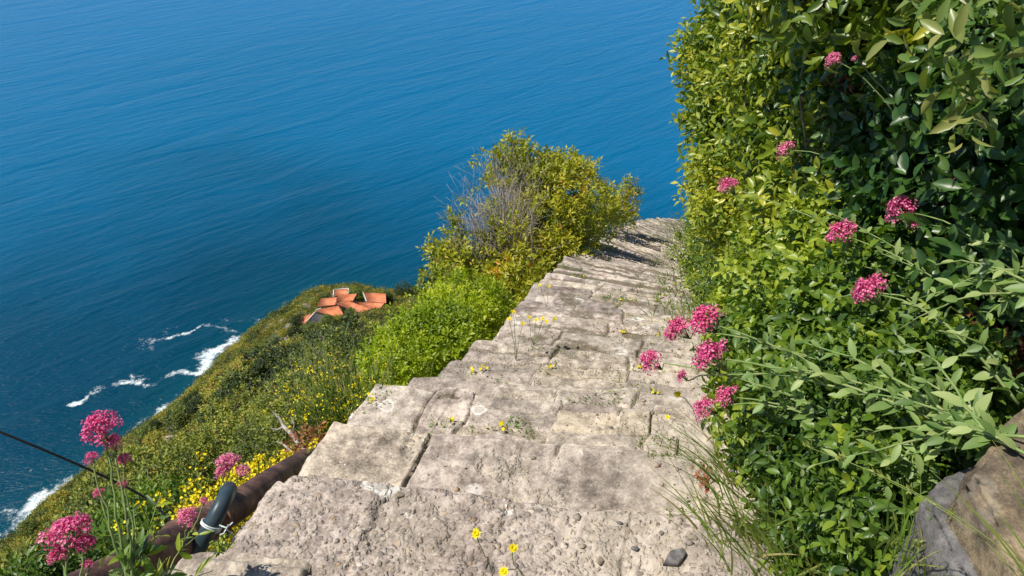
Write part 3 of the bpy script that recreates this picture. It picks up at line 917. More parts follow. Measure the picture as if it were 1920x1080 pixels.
small_tree("tree", "low dark tree touching the right side of the rounded pine", (785, 546), zv - 4, 3.8, 'maquis', .05)
small_tree("tree", "small dark tree in the gap right of the squarish house", (724, 557), zv - 3, 2.6, 'maquis', .12)
small_tree("tree", "green fig tree growing between the broad and stepped roofs", (645, 584), zv - 3, 2.2, 'lowleaf', .25)
small_tree("tree", "grey green olive tree in front of the broad roof", (672, 600), zv - 5, 2.8, 'maquis', .38)
small_tree("tree", "dark leafy tree behind the left long roof by the sea", (610, 558), zv - 5, 3.2, 'maquis', .3)
small_tree("tree", "yellowish shrub-like tree at the seaward edge of the village", (590, 568), zv - 8, 3.0, 'maquis', .75)

# surf rocks and outcrops
def boulder(name, label, c, size, mat, seed, cat="rock", group=None, sub=4, sink=0.0, kind=None):
    me = bpy.data.meshes.new(name); bm = bmesh.new()
    bmesh.ops.create_icosphere(bm, subdivisions=sub, radius=1)
    V = np.array([v.co[:] for v in bm.verts])
    n1 = fbm(V + seed * 3.3, .9, 3); n2 = fbm(V + seed, 3.2, 4)
    V = V * (1 + .28 * n1 + .07 * n2)[:, None]
    for k in range(7):
        d = nrm(np.random.default_rng(seed * 10 + k).normal(size=3)); lim = .62
        pr = V @ d; V = V - np.maximum(pr - lim, 0)[:, None] * d * .85
    V = V * np.array(size)
    for v, co in zip(bm.verts, V): v.co = co
    bm.to_mesh(me); bm.free()
    me.materials.append(M[mat])
    o = bpy.data.objects.new(name, me); o.location = [float(x) for x in c]; COL.objects.link(o)
    me.polygons.foreach_set("use_smooth", np.ones(len(me.polygons), bool))
    tag(o, label, cat, group, kind)
    return o
for k, (u, v, r) in enumerate([(112, 932, 4.2), (322, 762, 2.4), (428, 655, 3.0), (118, 960, 3.0)]):
    c = PZ(u, v, SEA)
    boulder("rock", ["large dark shore rock beneath the lowest slope in the surf", "small dark rock beside the middle patch of foam", "dark rock inside the farthest bright patch of foam", "dark low rock just below the large shore rock"][k], c, (r * 1.3, r, r * .6), 'greyrock', 3 + k)

# pale rock outcrops among the scrub
for k, (u, v, t, r) in enumerate([(528, 662, 330, 5), (508, 690, 300, 3.4), (548, 640, 370, 3.6), (470, 737, 250, 2.6), (560, 625, 385, 3), (320, 828, 250, 2.2), (543, 612, 405, 2.5)]):
    c = place_on(u, v, t)
    c = c + [0, 0, -.1 * r + 1.0]
    boulder("rock_outcrop", ["tall grey outcrop in the scrub below the village", "grey outcrop just under the tall one", "rounded pale outcrop above the tall grey one", "pinkish outcrop alone in the middle of the slope", "pale rock close under the lowest red roof", "small pale outcrop low on the left slope", "small pale rock at the seaward side of the village"][k], c, (r * 1.1, r * .6, r * 1.3), 'cliffrock', 20 + k, "rock", None, 4)

# ------------------------------------------------------------------ shrubs left of the stairs
def lob(u, v, t, rx, ry=None, rz=None):
    return (P(u, v, t), (rx, ry or rx, rz or rx))

def ground_under(p, off=0.0):
    q = np.array(p, float).copy(); q[2] = float(terrain(q[0], q[1])) - .05 + off; return q

# 1 yellow-green leafy shrub on the ridge
root_p = ground_under(P(1020, 470, 11.5))
r_ = empty("leafy_shrub", root_p); tag(r_, "rounded yellow-green leafy shrub standing against the sea beside the stairs", "shrub")
L1 = [lob(1055, 385, 11.5, .62, .7, .55), lob(1125, 390, 15, .50, .6, .42), lob(1000, 335, 11.5, .36, .4, .34), lob(1062, 335, 11.6, .34, .4, .26), lob(1020, 440, 11.2, .6, .6, .5), lob(1080, 435, 12.6, .45, .5, .36),
      lob(955, 320, 11.5, .22, .3, .25), lob(1172, 372, 16.5, .22, .3, .22), lob(1035, 495, 10.6, .4, .45, .32), lob(975, 540, 9.5, .33, .4, .33), lob(1003, 345, 11.6, .3), lob(1085, 325, 11.6, .14, .2, .14), lob(1040, 310, 11.6, .12, .2, .16), lob(1160, 400, 16.5, .32, .4, .26)]
pts = foliage(L1, 2700, 9, .080, .034, M['olive'], "foliage", r_, bump=.55, lo=.45, seed=1, tintbase=.5, tintvar=.6)
topt = P(968, 275, 11.6)
# thin leafy leader shoots at the top
sprays = []
for (u, v, t) in [(948, 268, 11.5), (965, 262, 11.5), (978, 268, 11.6), (940, 295, 11.4), (925, 290, 11.4), (985, 290, 11.5), (995, 292, 11.5), (930, 320, 11.3), (948, 305, 11.4), (970, 300, 11.5), (960, 285, 11.5), (1185, 350, 16.5), (1192, 365, 16.5), (1178, 345, 16.5), (1085, 300, 11.6), (1040, 293, 11.6), (912, 330, 11.3)]:
    sprays.append((P(u, v, t), (.09, .09, .10)))
p2 = foliage(sprays, 190, 8, .075, .034, M['olive'], "shoots", r_, bump=.2, lo=.2, seed=4, tintbase=.55)
branches(root_p, list(pts[:90]) + [s_[0] for s_ in sprays], .035, M['bark'], r_, "branches", .03, twigs=0)

# 2 half-bare shrub to its left
root_b = ground_under(P(955, 560, 10.4))
r_ = empty("half_bare_shrub", root_b); tag(r_, "half-bare shrub of grey twigs left of the yellow-green shrub", "shrub")
tg = []
for _ in range(150):
    u = rng.uniform(835, 1000); vtop = np.interp(u, [835, 880, 930, 1000], [470, 365, 330, 340]); v = vtop + rng.random() ** 1.5 * 160
    tg.append(P(u, v, rng.uniform(9.8, 11.2)))
branches(root_b, tg, .024, M['twig'], r_, "branches", .02, twigs=9, wob=.10)
L2 = [lob(850, 418, 10.4, .09, .15, .12), lob(850, 450, 10.3, .12, .15, .14), lob(838, 490, 10.2, .22, .3, .2), lob(868, 480, 10.3, .2, .3, .2), lob(830, 530, 10, .24, .3, .2), lob(880, 545, 9.8, .35, .4, .22), lob(925, 480, 10.2, .28, .3, .22),
      lob(960, 520, 10, .35, .4, .26), lob(880, 380, 10.6, .05), lob(905, 300, 10.9, .06), lob(905, 345, 10.8, .07), lob(915, 570, 9.6, .35, .4, .18), lob(950, 450, 10.2, .3), lob(930, 400, 10.6, .14), lob(820, 470, 10.2, .12), lob(812, 480, 10.2, .08), lob(970, 575, 9.3, .3, .3, .2), lob(860, 510, 10, .3)]
foliage(L2, 1050, 8, .078, .034, M['olive'], "foliage", r_, bump=.3, lo=.35, seed=6, tintbase=.42, tintvar=.7)

# 3 bright lime shrub
root_l = ground_under(P(800, 660, 7.2))
r_ = empty("lime_shrub", root_l); tag(r_, "dense bright lime-green shrub below the half-bare one, left of the stairs", "shrub")
L3 = [lob(812, 640, 7.4, .40, .5, .28), lob(860, 590, 8.2, .42, .5, .26), lob(905, 575, 8.6, .30, .4, .18), lob(752, 672, 7.2, .24, .4, .22), lob(840, 640, 7.2, .35, .4, .26), lob(800, 622, 7.8, .2, .4, .15), lob(738, 656, 7.6, .11, .3, .10), lob(770, 680, 6.8, .26, .3, .16), lob(850, 572, 8.4, .2, .3, .13), lob(715, 690, 7, .16, .3, .16), lob(900, 600, 8, .2)]
pts = foliage(L3, 3700, 9, .052, .024, M['lime'], "foliage", r_, bump=.5, lo=.45, seed=8, tintbase=.52, tintvar=.6)
branches(root_l, pts[:60], .02, M['bark'], r_, "branches", .03, twigs=1)

# 4 broom with upright green stalks
def broom(label, base, n, hgt, spread, fl, lean=(0, 0, 0), fsz=.016, group=None, name="broom_bush"):
    r = empty(name, base); tag(r, label, "broom", group)
    mb = MB(); fp = []
    for _ in range(n):
        b0 = base + np.array([rng.normal() * spread * .35, rng.normal() * spread * .35, 0])
        d = nrm(np.array([rng.normal() * .5, rng.normal() * .5, 1.0]) + np.array(lean))
        Lh = hgt * rng.uniform(.5, 1.05)
        e = b0 + d * Lh; m_ = (b0 + e) / 2 + rng.normal(size=3) * Lh * .05
        mb.tube([b0, m_, e], [.004, .003, .0015], 3, rng.random())
        for _ in range(3):
            t = rng.uniform(.3, .9); q = b0 * (1 - t) + e * t
            e2 = q + nrm(d + rng.normal(size=3) * .3) * Lh * .3
            mb.tube([q, e2], [.0028, .001], 3, rng.random()); 
            if rng.random() < fl: fp.append(e2)
            if rng.random() < fl * .7: fp.append(q * .4 + e2 * .6)
        if rng.random() < fl: fp.append(e)
    mb.build("stalks", M['grass'], r, extra=None)
    fp = np.array(fp)
    c = np.repeat(fp, 7, 0) + rng.normal(size=(len(fp) * 7, 3)) * fsz * .9
    nr = nrm(rng.normal(size=c.shape) + [0, -.3, .6]); ax = nrm(np.cross(nr, rng.normal(size=c.shape)))
    V, F, kk = leaf_geo(c, ax, nr, fsz * 1.3, fsz)
    mk("blossom", V, F, M['yellow'], {"tint": np.repeat(rng.random(len(c)), kk)}, False, r)
    return r
b = P(650, 785, 5.2); b[2] -= .1
broom("upright broom of thin dark green stalks dotted yellow beside the stairs", b, 330, .50, .42, .06, fsz=.013)
b = P(590, 740, 6.8); b[2] -= .1
broom("sparse yellow-dotted broom just left of the upright one", b, 40, .4, .4, .1, fsz=.014, lean=(-.2, 0, 0))
for k, (u, v, t, n, hh, fl) in enumerate([(490, 915, 3.7, 120, .17, .36), (430, 935, 3.5, 100, .15, .33), (360, 962, 3.2, 100, .15, .28), (530, 890, 3.9, 70, .13, .4)]):
    b = P(u, v, t); b[2] -= .12
    broom(["yellow blossoming broom mass rising behind the rusty pipe", "yellow blossoms behind the pale pink valerian head", "leftmost yellow blossoms above the rusty pipe", "small yellow blossom clump touching the stone step"][k], b, n, hh, .26, fl, fsz=.0135)

# 5 darker shrubs near and mid slope, one by one
def bush(label, lobes, n, per, leaf, wd, mat, tint, name="shrub", group=None, nb=40, br=.02, full=False, lo=.5, bark='bark', tv=.5, seed=1, tw=1):
    c = np.mean([l[0] for l in lobes], 0)
    base = c.copy(); g0 = float(terrain(c[0], c[1])); base[2] = g0 if abs(g0 - c[2]) < 3 else c[2] - max(l[1][2] for l in lobes) - .3
    r = empty(name, base); tag(r, label, "shrub", group)
    pts = foliage(lobes, n, per, leaf, wd, M[mat], "foliage", r, full=full, lo=lo, tintbase=tint, tintvar=tv, seed=seed)
    branches(base, pts[:nb], br, M[bark], r, "branches", .04, twigs=tw)
    return r, base
bush("dark green shrub on the slope in front of the slate roof", [lob(612, 668, 42, 1.4, 2, 1.0), lob(645, 668, 40, 1.2), lob(590, 690, 40, 1.1)], 900, 8, .22, .11, 'maquis', .25, br=.06)
bush("brownish shrub with bare twigs left of the lime-green shrub", [lob(650, 690, 16, .9, 1, .6), lob(610, 700, 16, .7), lob(665, 660, 17, .7)], 900, 8, .09, .045, 'maquis', .35, nb=120, bark='twig', tw=5)
bush("rounded olive shrub at the middle of the near slope", [lob(480, 790, 13, .75, .8, .5), lob(520, 800, 12.5, .6), lob(440, 810, 13, .6), lob(500, 830, 11, .5)], 1500, 8, .06, .03, 'maquis', .62, nb=60)
bush("low olive shrub below the rounded one, above the yellow blossoms", [lob(430, 850, 8.5, .42, .5, .3), lob(500, 855, 8, .36), lob(380, 870, 8.5, .36), lob(330, 900, 8, .35)], 1700, 8, .045, .022, 'maquis', .55, nb=60)
bush("dense dark shrub low at the left edge under the cable", [lob(250, 930, 6.5, .4, .5, .28), lob(180, 1012, 5.5, .28, .4, .24), lob(300, 940, 6, .3), lob(100, 1082, 5, .24), lob(230, 1010, 5, .26), lob(30, 1120, 4.6, .22)], 2300, 8, .042, .02, 'maquis', .42, nb=60)
bush("green shrub in the corner beneath the pink valerian at lower left", [lob(150, 1085, 3.4, .18), lob(260, 1010, 3.8, .2), lob(60, 1125, 3.2, .14), lob(300, 980, 4.2, .2)], 1100, 8, .036, .018, 'lowleaf', .35, nb=30, br=.008)
bush("grey-green shrub scattered with bare twigs under the broom", [lob(560, 770, 8.5, .4), lob(560, 810, 7.5, .35), lob(600, 720, 10, .5)], 900, 8, .05, .024, 'maquis', .5, nb=90, bark='twig', tw=5, br=.012)
bush("dry red-brown leaves against the edge of the step", [lob(572, 838, 4.6, .07, .1, .10), lob(590, 815, 4.8, .05), lob(560, 858, 4.4, .05)], 85, 5, .03, .016, 'dry', .5, name="dry_plant", nb=20, br=.004)
# copies of one mid-slope shrub, countable one by one
def slope_spots(n, seed):
    r_g = np.random.default_rng(seed); out = []; tries = 0
    while len(out) < n and tries < 3000:
        tries += 1
        u = r_g.uniform(60, 660); vs = np.interp(u, [0, 600], [1040, 570]); v = vs + r_g.uniform(8, 170)
        d = ray(u, v); ts = np.arange(30, 430, 2.5); q = d[None] * ts[:, None]
        below = q[:, 2] < terrain(q[:, 0], q[:, 1])
        if not below.any(): continue
        p = q[below.argmax()].copy()
        if p[2] < SEA + 7 or (u < 380 and ts[below.argmax()] < 220) or ts[below.argmax()] < 90: continue
        if min(np.hypot(p[0] - PZ(hu, hv, -255.)[0], p[1] - PZ(hu, hv, -255.)[1]) for hu, hv in VILLAGE) < 9: continue
        p[2] = float(terrain(p[0], p[1])); out.append(p)
    return out
for tint_, seed_, n_s, lb, gr in ((.05, 1, 60, "dark green rounded bush on the slope between the houses and the surf", "dark bushes on the sea slope"),
                                  (.78, 2, 40, "bright yellow-green bush on the slope between the houses and the surf", "bright bushes on the sea slope"),
                                  (.42, 3, 45, "mid green rounded bush on the slope between the houses and the surf", "mid green bushes on the sea slope")):
    proto, pb = bush(lb, [((0, 0, 1.3), (1.7, 1.6, 1.4)), ((1.2, .4, .9), (1.1, 1, .9)), ((-1.1, -.3, .9), (1.1, 1, .9)), ((.2, 1.1, 1.0), (1, .9, .9))], 420, 6, .36, .19, 'maquis', tint_, name="slope_bush", group=gr, nb=10, br=.05, tv=.35)
    kids = list(proto.children)
    for k, p in enumerate(slope_spots(n_s, seed_)):
        if k == 0: o = proto
        else:
            o = proto.copy(); COL.objects.link(o)
            for ch in kids:
                c2 = ch.copy(); COL.objects.link(c2); c2.parent = o
        o.location = [float(x) for x in p]; o.rotation_euler = (0, 0, rng.uniform(0, 6.28)); s_ = rng.uniform(.8, 1.9) * (1 if np.linalg.norm(p) > 120 else .5)
        o.scale = (s_, s_, s_ * .95)

# dead bleached branch
dbp = P(585, 850, 5.0)
mb = MB()
def zig(pts, r0, r1):
    pts = np.array(pts); mb.tube(pts, np.linspace(r0, r1, len(pts)), 6, rng.random())
zig([P(590, 850, 4.9), P(565, 838, 5), P(548, 815, 5.1), P(532, 800, 5.2), P(525, 785, 5.3), P(512, 772, 5.4)], .022, .007)
zig([P(532, 800, 5.2), P(520, 806, 5.2), P(508, 803, 5.3)], .01, .003)
zig([P(590, 862, 4.7), P(560, 866, 4.6), P(545, 845, 4.7), P(530, 832, 4.8), P(518, 828, 4.8)], .014, .005)
zig([P(560, 866, 4.6), P(550, 872, 4.6), P(538, 852, 4.7), P(532, 842, 4.7)], .010, .004)
zig([P(548, 815, 5.1), P(552, 796, 5.1), P(545, 780, 5.2)], .008, .002)
o = mb.build("dead_branch", M['twig'], None, True); tag(o, "bleached crooked dead branch beside the stone step above the pipe", "branch")

# ------------------------------------------------------------------ pipe, hose, cable
mb = MB()
pp = np.array([P(20, 1180, 1.75), P(170, 1105, 2.02), P(290, 1040, 2.36), P(380, 988, 2.68), P(460, 938, 3.05), P(520, 895, 3.5), P(575, 862, 4.1), P(640, 830, 5.0)])
tt = np.linspace(0, 1, 60); src = np.linspace(0, 1, len(pp))
cv = np.stack([np.interp(tt, src, pp[:, k]) for k in range(3)], 1)
ker = np.ones(9) / 9
for _ in range(2):
    pad = np.concatenate([np.repeat(cv[:1], 4, 0), cv, np.repeat(cv[-1:], 4, 0)])
    sm = np.stack([np.convolve(pad[:, k], ker, 'valid') for k in range(3)], 1); cv[3:-3] = sm[3:-3]
rpipe = root_pipe = empty("rusty_pipe", cv[25]); tag(rpipe, "thick rusty brown iron pipe running down beside the stone steps", "pipe")
rad = .061 * (1 + .0 * tt)
mb.tube(cv, rad, 28, .5); mb.build("tube", M['rust'], rpipe, True)
def collar(i, w, r, name="collar"):
    m2 = MB(); d = nrm(cv[i + 1] - cv[i]); c = cv[i]
    m2.tube([c - d * w, c - d * w * .8, c + d * w * .8, c + d * w], [r * .96, r, r, r * .96], 28, .5); return m2.build(name, M['rust'], rpipe, True)
collar(24, .05, .067); collar(21, .010, .071, "flange"); collar(27, .007, .072, "flange")

mb = MB()
# the hose comes up from under the lowest slab, arches over the pipe and drops behind it
hp = np.array([P(340, 1090, 2.555), P(362, 1045, 2.530), P(385, 1005, 2.490), P(405, 968, 2.490), P(420, 938, 2.515), P(428, 922, 2.595), P(430, 916, 2.699), P(430, 922, 2.883), P(426, 950, 3.040), P(420, 1000, 3.145)])
tt2 = np.linspace(0, 1, 40); sr = np.linspace(0, 1, len(hp))
hc = np.stack([np.interp(tt2, sr, hp[:, k]) for k in range(3)], 1)
for _ in range(3): hc[1:-1] = (hc[:-2] + hc[1:-1] * 2 + hc[2:]) / 4
hroot = empty("hose", hc[10]); tag(hroot, "thick blue-grey hose arching over the rusty pipe, tied with white cord", "hose")
mb.tube(hc, .0275, 20, .5); mb.build("tube", M['hose'], hroot, True)
mb = MB(); c = hc[np.abs(hc - P(403, 990, 2.490)).sum(1).argmin()]; k0 = int(np.abs(hc - P(403, 990, 2.490)).sum(1).argmin())
d = nrm(hc[k0 + 1] - hc[k0]); a = nrm(np.cross(d, [0, 0, 1])); b_ = np.cross(d, a)
th = np.linspace(0, 2 * math.pi * 2.1, 50)
coil = c + (a * np.cos(th)[:, None] + b_ * np.sin(th)[:, None]) * .0335 + d * (np.linspace(-.006, .008, 50))[:, None]
mb.tube(coil, .0028, 6, .5)
kn = P(425, 990, 2.437)
mb.tube([P(412, 985, 2.450), P(420, 988, 2.431), kn, P(434, 982, 2.424), P(436, 980, 2.411)], .0026, 5)
mb.tube([kn, P(420, 1000, 2.437), P(412, 1003, 2.437)], .0026, 5); mb.tube([kn, P(428, 984, 2.424), P(424, 992, 2.424), P(434, 1000, 2.450), P(441, 1008, 2.464), P(443, 1018, 2.477)], .0024, 5)
mb.build("white_cord", M['cord'], hroot, True)

mb = MB()
cb = np.array([P(-260, 700, 2.3), P(-60, 786, 2.4), P(80, 842, 2.5), P(180, 886, 2.6), P(235, 912, 2.65), P(280, 936, 2.7), P(330, 985, 2.7), P(350, 1030, 2.65)])
for _ in range(2):
    mid_ = (cb[1:] + cb[:-1]) / 2; nw = np.empty((len(cb) + len(mid_), 3)); nw[::2] = cb; nw[1::2] = mid_
    nw[1:-1] = (nw[:-2] + nw[1:-1] * 2 + nw[2:]) / 4; cb = nw
mb.tube(cb, .0042, 8); o = mb.build("cable", M['black'], None, True); tag(o, "thin black cable crossing the sea at lower left into the plants", "cable")

# ------------------------------------------------------------------ right-hand bank of shrubs
def big_shrub(name, label, lobes, n, per, leaf, wd, mat, tint, full=True, nb=60, br=.03, lo=.6, tv=.6, seed=1, up=.3, cat="shrub", base=None, twig=2.2, fill=None):
    c = np.mean([l[0] for l in lobes], 0)
    b = np.array(base if base is not None else c, float).copy()
    b[2] = min(float(terrain(b[0], b[1])), c[2] - .1) - .05
    r = empty(name, b); tag(r, label, cat)
    pts = foliage(lobes, n, per, leaf, wd, M[mat], "foliage", r, full=full, lo=lo, tintbase=tint, tintvar=tv, seed=seed, up=up, twig=twig, bump=.42)
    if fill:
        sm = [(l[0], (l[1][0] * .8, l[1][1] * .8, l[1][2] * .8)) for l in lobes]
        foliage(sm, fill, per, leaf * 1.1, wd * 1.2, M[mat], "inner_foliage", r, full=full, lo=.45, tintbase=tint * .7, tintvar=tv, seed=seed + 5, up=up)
    branches(b, pts[:nb // 2], br * .45, M['bark'], r, "branches", .08, twigs=0, wob=.07)
    return r
# farthest part, with the outline against the sea
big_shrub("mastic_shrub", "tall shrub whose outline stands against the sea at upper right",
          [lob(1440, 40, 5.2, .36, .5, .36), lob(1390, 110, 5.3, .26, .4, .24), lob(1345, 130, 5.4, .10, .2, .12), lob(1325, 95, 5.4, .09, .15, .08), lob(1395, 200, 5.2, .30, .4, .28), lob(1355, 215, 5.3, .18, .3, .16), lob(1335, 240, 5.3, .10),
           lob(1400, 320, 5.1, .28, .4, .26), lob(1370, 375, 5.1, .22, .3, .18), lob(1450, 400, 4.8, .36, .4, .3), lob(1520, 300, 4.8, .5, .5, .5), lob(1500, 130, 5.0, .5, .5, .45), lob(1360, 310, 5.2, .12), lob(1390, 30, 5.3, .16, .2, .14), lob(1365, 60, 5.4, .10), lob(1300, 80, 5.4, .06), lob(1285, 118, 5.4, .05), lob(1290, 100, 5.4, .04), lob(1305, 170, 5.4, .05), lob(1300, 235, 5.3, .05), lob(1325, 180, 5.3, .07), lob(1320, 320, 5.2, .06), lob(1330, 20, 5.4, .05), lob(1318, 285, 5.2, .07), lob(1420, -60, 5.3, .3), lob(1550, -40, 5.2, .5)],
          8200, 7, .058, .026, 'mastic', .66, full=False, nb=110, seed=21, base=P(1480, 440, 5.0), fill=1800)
# middle
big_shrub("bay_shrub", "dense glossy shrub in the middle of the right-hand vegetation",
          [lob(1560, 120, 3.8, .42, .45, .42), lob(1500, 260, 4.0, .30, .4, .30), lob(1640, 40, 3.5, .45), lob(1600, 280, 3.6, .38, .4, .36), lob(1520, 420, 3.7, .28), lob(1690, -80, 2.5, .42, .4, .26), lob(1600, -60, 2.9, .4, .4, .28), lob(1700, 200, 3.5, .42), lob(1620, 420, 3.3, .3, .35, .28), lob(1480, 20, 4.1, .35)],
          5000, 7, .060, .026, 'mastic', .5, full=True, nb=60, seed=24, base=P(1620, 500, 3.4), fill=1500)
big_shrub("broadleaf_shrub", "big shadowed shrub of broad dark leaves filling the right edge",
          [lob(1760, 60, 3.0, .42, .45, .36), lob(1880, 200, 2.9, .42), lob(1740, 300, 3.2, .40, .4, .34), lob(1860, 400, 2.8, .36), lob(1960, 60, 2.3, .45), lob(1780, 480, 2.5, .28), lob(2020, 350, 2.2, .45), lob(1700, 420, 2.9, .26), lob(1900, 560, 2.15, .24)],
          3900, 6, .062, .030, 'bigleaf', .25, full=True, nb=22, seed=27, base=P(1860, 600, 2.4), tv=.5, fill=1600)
big_shrub("near_branch_shrub", "nearest long-leaved sprays hanging in at the top right corner",
          [lob(1850, 40, 1.55, .12, .14, .08), lob(1900, 110, 1.40, .09, .12, .06), lob(1960, -10, 1.5, .14), lob(1800, -10, 1.7, .14, .14, .06)],
          70, 8, .062, .021, 'bigleaf', .85, full=True, nb=7, br=.007, seed=31, base=P(2350, 400, 2.2), tv=.3, up=.1)
# lower belt beside the stairs
big_shrub("low_shrub", "bright small-leaved shrub at the foot of the tall one, by the far steps",
          [lob(1400, 500, 5.2, .22, .3, .22), lob(1370, 560, 4.7, .16, .25, .18), lob(1440, 560, 4.2, .28), lob(1350, 450, 6.0, .18), lob(1420, 450, 5.2, .25), lob(1340, 520, 5.8, .14)],
          2300, 7, .040, .016, 'mastic', .5, full=False, nb=50, br=.012, seed=33, base=P(1430, 620, 4.4))
big_shrub("rounded_leaf_shrub", "glossy round-leaved green shrub beneath the pink flower heads",
          [lob(1450, 600, 3.4, .22, .25, .2), lob(1420, 700, 2.9, .14, .2, .16), lob(1500, 560, 3.2, .26), lob(1530, 680, 2.6, .24), lob(1620, 600, 2.6, .24), lob(1450, 800, 2.35, .13, .16, .14), lob(1390, 640, 3.3, .10, .15, .1), lob(1400, 620, 3.4, .12), lob(1580, 500, 3.0, .24), lob(1700, 560, 2.4, .2)],
          2800, 7, .040, .023, 'lowleaf', .58, full=True, nb=40, br=.010, seed=36, base=P(1600, 800, 2.4), fill=900)
big_shrub("trailing_shrub", "deep green leafy tangle at bottom right between grass and grey rock",
          [lob(1480, 880, 2.15, .12, .15, .12), lob(1560, 800, 2.1, .16), lob(1640, 760, 2.0, .17), lob(1560, 920, 1.95, .12), lob(1640, 880, 1.8, .12, .14, .12), lob(1700, 830, 1.8, .12), lob(1620, 990, 1.75, .09), lob(1520, 980, 1.95, .09), lob(1680, 960, 1.65, .08), lob(1780, 740, 1.9, .14), lob(1560, 1060, 1.8, .09), lob(1650, 1060, 1.65, .07)],
          2600, 6, .034, .016, 'lowleaf', .5, full=True, nb=50, br=.008, seed=39, base=P(1640, 1000, 2.0), fill=900)

# ------------------------------------------------------------------ valerian
def curve(a, b, n=14, lift=.0, side=(0, 0, 0), wob=.01):
    a = np.asarray(a, float); b = np.asarray(b, float)
    t = np.linspace(0, 1, n)[:, None]
    p = a * (1 - t) + b * t
    arc = np.sin(t * math.pi)
    p = p + arc * (np.array([0, 0, lift]) + np.array(side)) + np.cumsum(rng.normal(size=(n, 3)), 0) * wob * .2 * arc
    return p

def head_mesh(name, c, axis, R, parent, pale=.0, n=560, label=None):
    """flat-topped dome of many tiny florets in small bunches"""
    axis = nrm(np.asarray(axis, float))
    a = nrm(np.cross(axis, [.2, .1, 1])); b = np.cross(axis, a)
    nb = 16
    k = np.arange(nb); th = k * 2.399 + rng.random() * 6; rr = np.sqrt((k + .5) / nb)
    bc = (a * np.cos(th)[:, None] + b * np.sin(th)[:, None]) * (rr * R * .78)[:, None] + axis * ((1 - rr ** 2) * R * .55 - rr * R * .1)[:, None] + rng.normal(size=(nb, 3)) * R * .09
    w = rng.uniform(.7, 1.2, nb)
    idx = rng.integers(0, nb, n)
    d = nrm(rng.normal(size=(n, 3)) + axis * .55)
    p = c + bc[idx] + d * (R * .34 * w[idx] * rng.uniform(.5, 1.25, n))[:, None]
    ax0 = nrm(d + axis * .3)
    # a floret: five petals on a short tube -> small five-pointed star seen from above
    s_ = R * .068
    u_ = nrm(np.cross(ax0, rng.normal(size=(n, 3)))); v_ = np.cross(ax0, u_)
    V = [p - ax0 * s_ * .5]
    for q in range(5):
        an = q * 2 * math.pi / 5
        V.append(p + (u_ * math.cos(an) + v_ * math.sin(an)) * s_ * rng.uniform(.8, 1.2, (n, 1)) + ax0 * s_ * .25)
    V = np.stack(V, 1).reshape(-1, 3)
    bs = (np.arange(n) * 6)[:, None]
    F = [np.concatenate([bs + [0, 1 + q, 1 + (q + 1) % 5] for q in range(5)])]
    out = np.clip(np.linalg.norm(p - c, axis=1) / R - .5, 0, 1)
    t = np.clip(.22 + pale + .45 * out + .16 * rng.normal(size=n), 0, 1)
    o = mk("flower_head", V, F, M['pink'], {"tint": np.repeat(t, 6)}, False, parent)
    if label: o["label"] = label
    # green bunch stalks
    mb = MB(); foot = c - axis * R * 1.0
    for q in bc: mb.tube([foot, c + q * .75], [R * .03, R * .02], 3)
    mb.build("stalks", M['stem'], parent)
    return foot

def leaf_pairs(pts, mat, parent, step, L, wd, start=.1, end=.9, tint=.5, name="leaves"):
    pts = np.asarray(pts); ln = np.concatenate([[0], np.cumsum(np.linalg.norm(np.diff(pts, axis=0), axis=1))])
    C, AX, NR, LL, WW = [], [], [], [], []
    s_ = ln[-1] * start; k = 0
    while s_ < ln[-1] * end:
        c = np.array([np.interp(s_, ln, pts[:, q]) for q in range(3)])
        c2 = np.array([np.interp(min(s_ + .02, ln[-1]), ln, pts[:, q]) for q in range(3)])
        d = nrm(c2 - c + 1e-6)
        a = nrm(np.cross(d, [0, 0, 1])); b = np.cross(a, d)
        an = (k % 2) * math.pi / 2 + rng.normal() * .3
        pr = a * math.cos(an) + b * math.sin(an)
        f = 1 - .55 * (s_ / ln[-1])
        for sg in (1, -1):
            ax = nrm(pr * sg * .9 + d * .55 + rng.normal(size=3) * .15 + np.array([0, 0, .12]))
            C.append(c); AX.append(ax); NR.append(nrm(d * -.2 + np.array([-.3, .1, 1.0]) + rng.normal(size=3) * .3)); LL.append(L * f * rng.uniform(.75, 1.2)); WW.append(wd * f * rng.uniform(.8, 1.1))
            if rng.random() < .5:      # small axillary leaves
                C.append(c + d * .004); AX.append(nrm(pr * sg * .5 + d + rng.normal(size=3) * .25)); NR.append(nrm(np.array([-.3, .1, 1.0]) + rng.normal(size=3) * .5)); LL.append(L * .5 * f); WW.append(wd * .5 * f)
        s_ += step * rng.uniform(.8, 1.2) * (1 + .3 * (s_ / ln[-1])); k += 1
    if not C: return
    C, AX, NR = np.array(C), np.array(AX), np.array(NR)
    V, F, kk = leaf_geo(C, AX, NR, np.array(LL), np.array(WW), True, fold=.16, droop=.16, broad=.46)
    t = np.clip(tint + rng.normal(size=len(C)) * .3, 0, 1)
    mk(name, V, F, M[mat], {"tint": np.repeat(t, kk)}, True, parent)

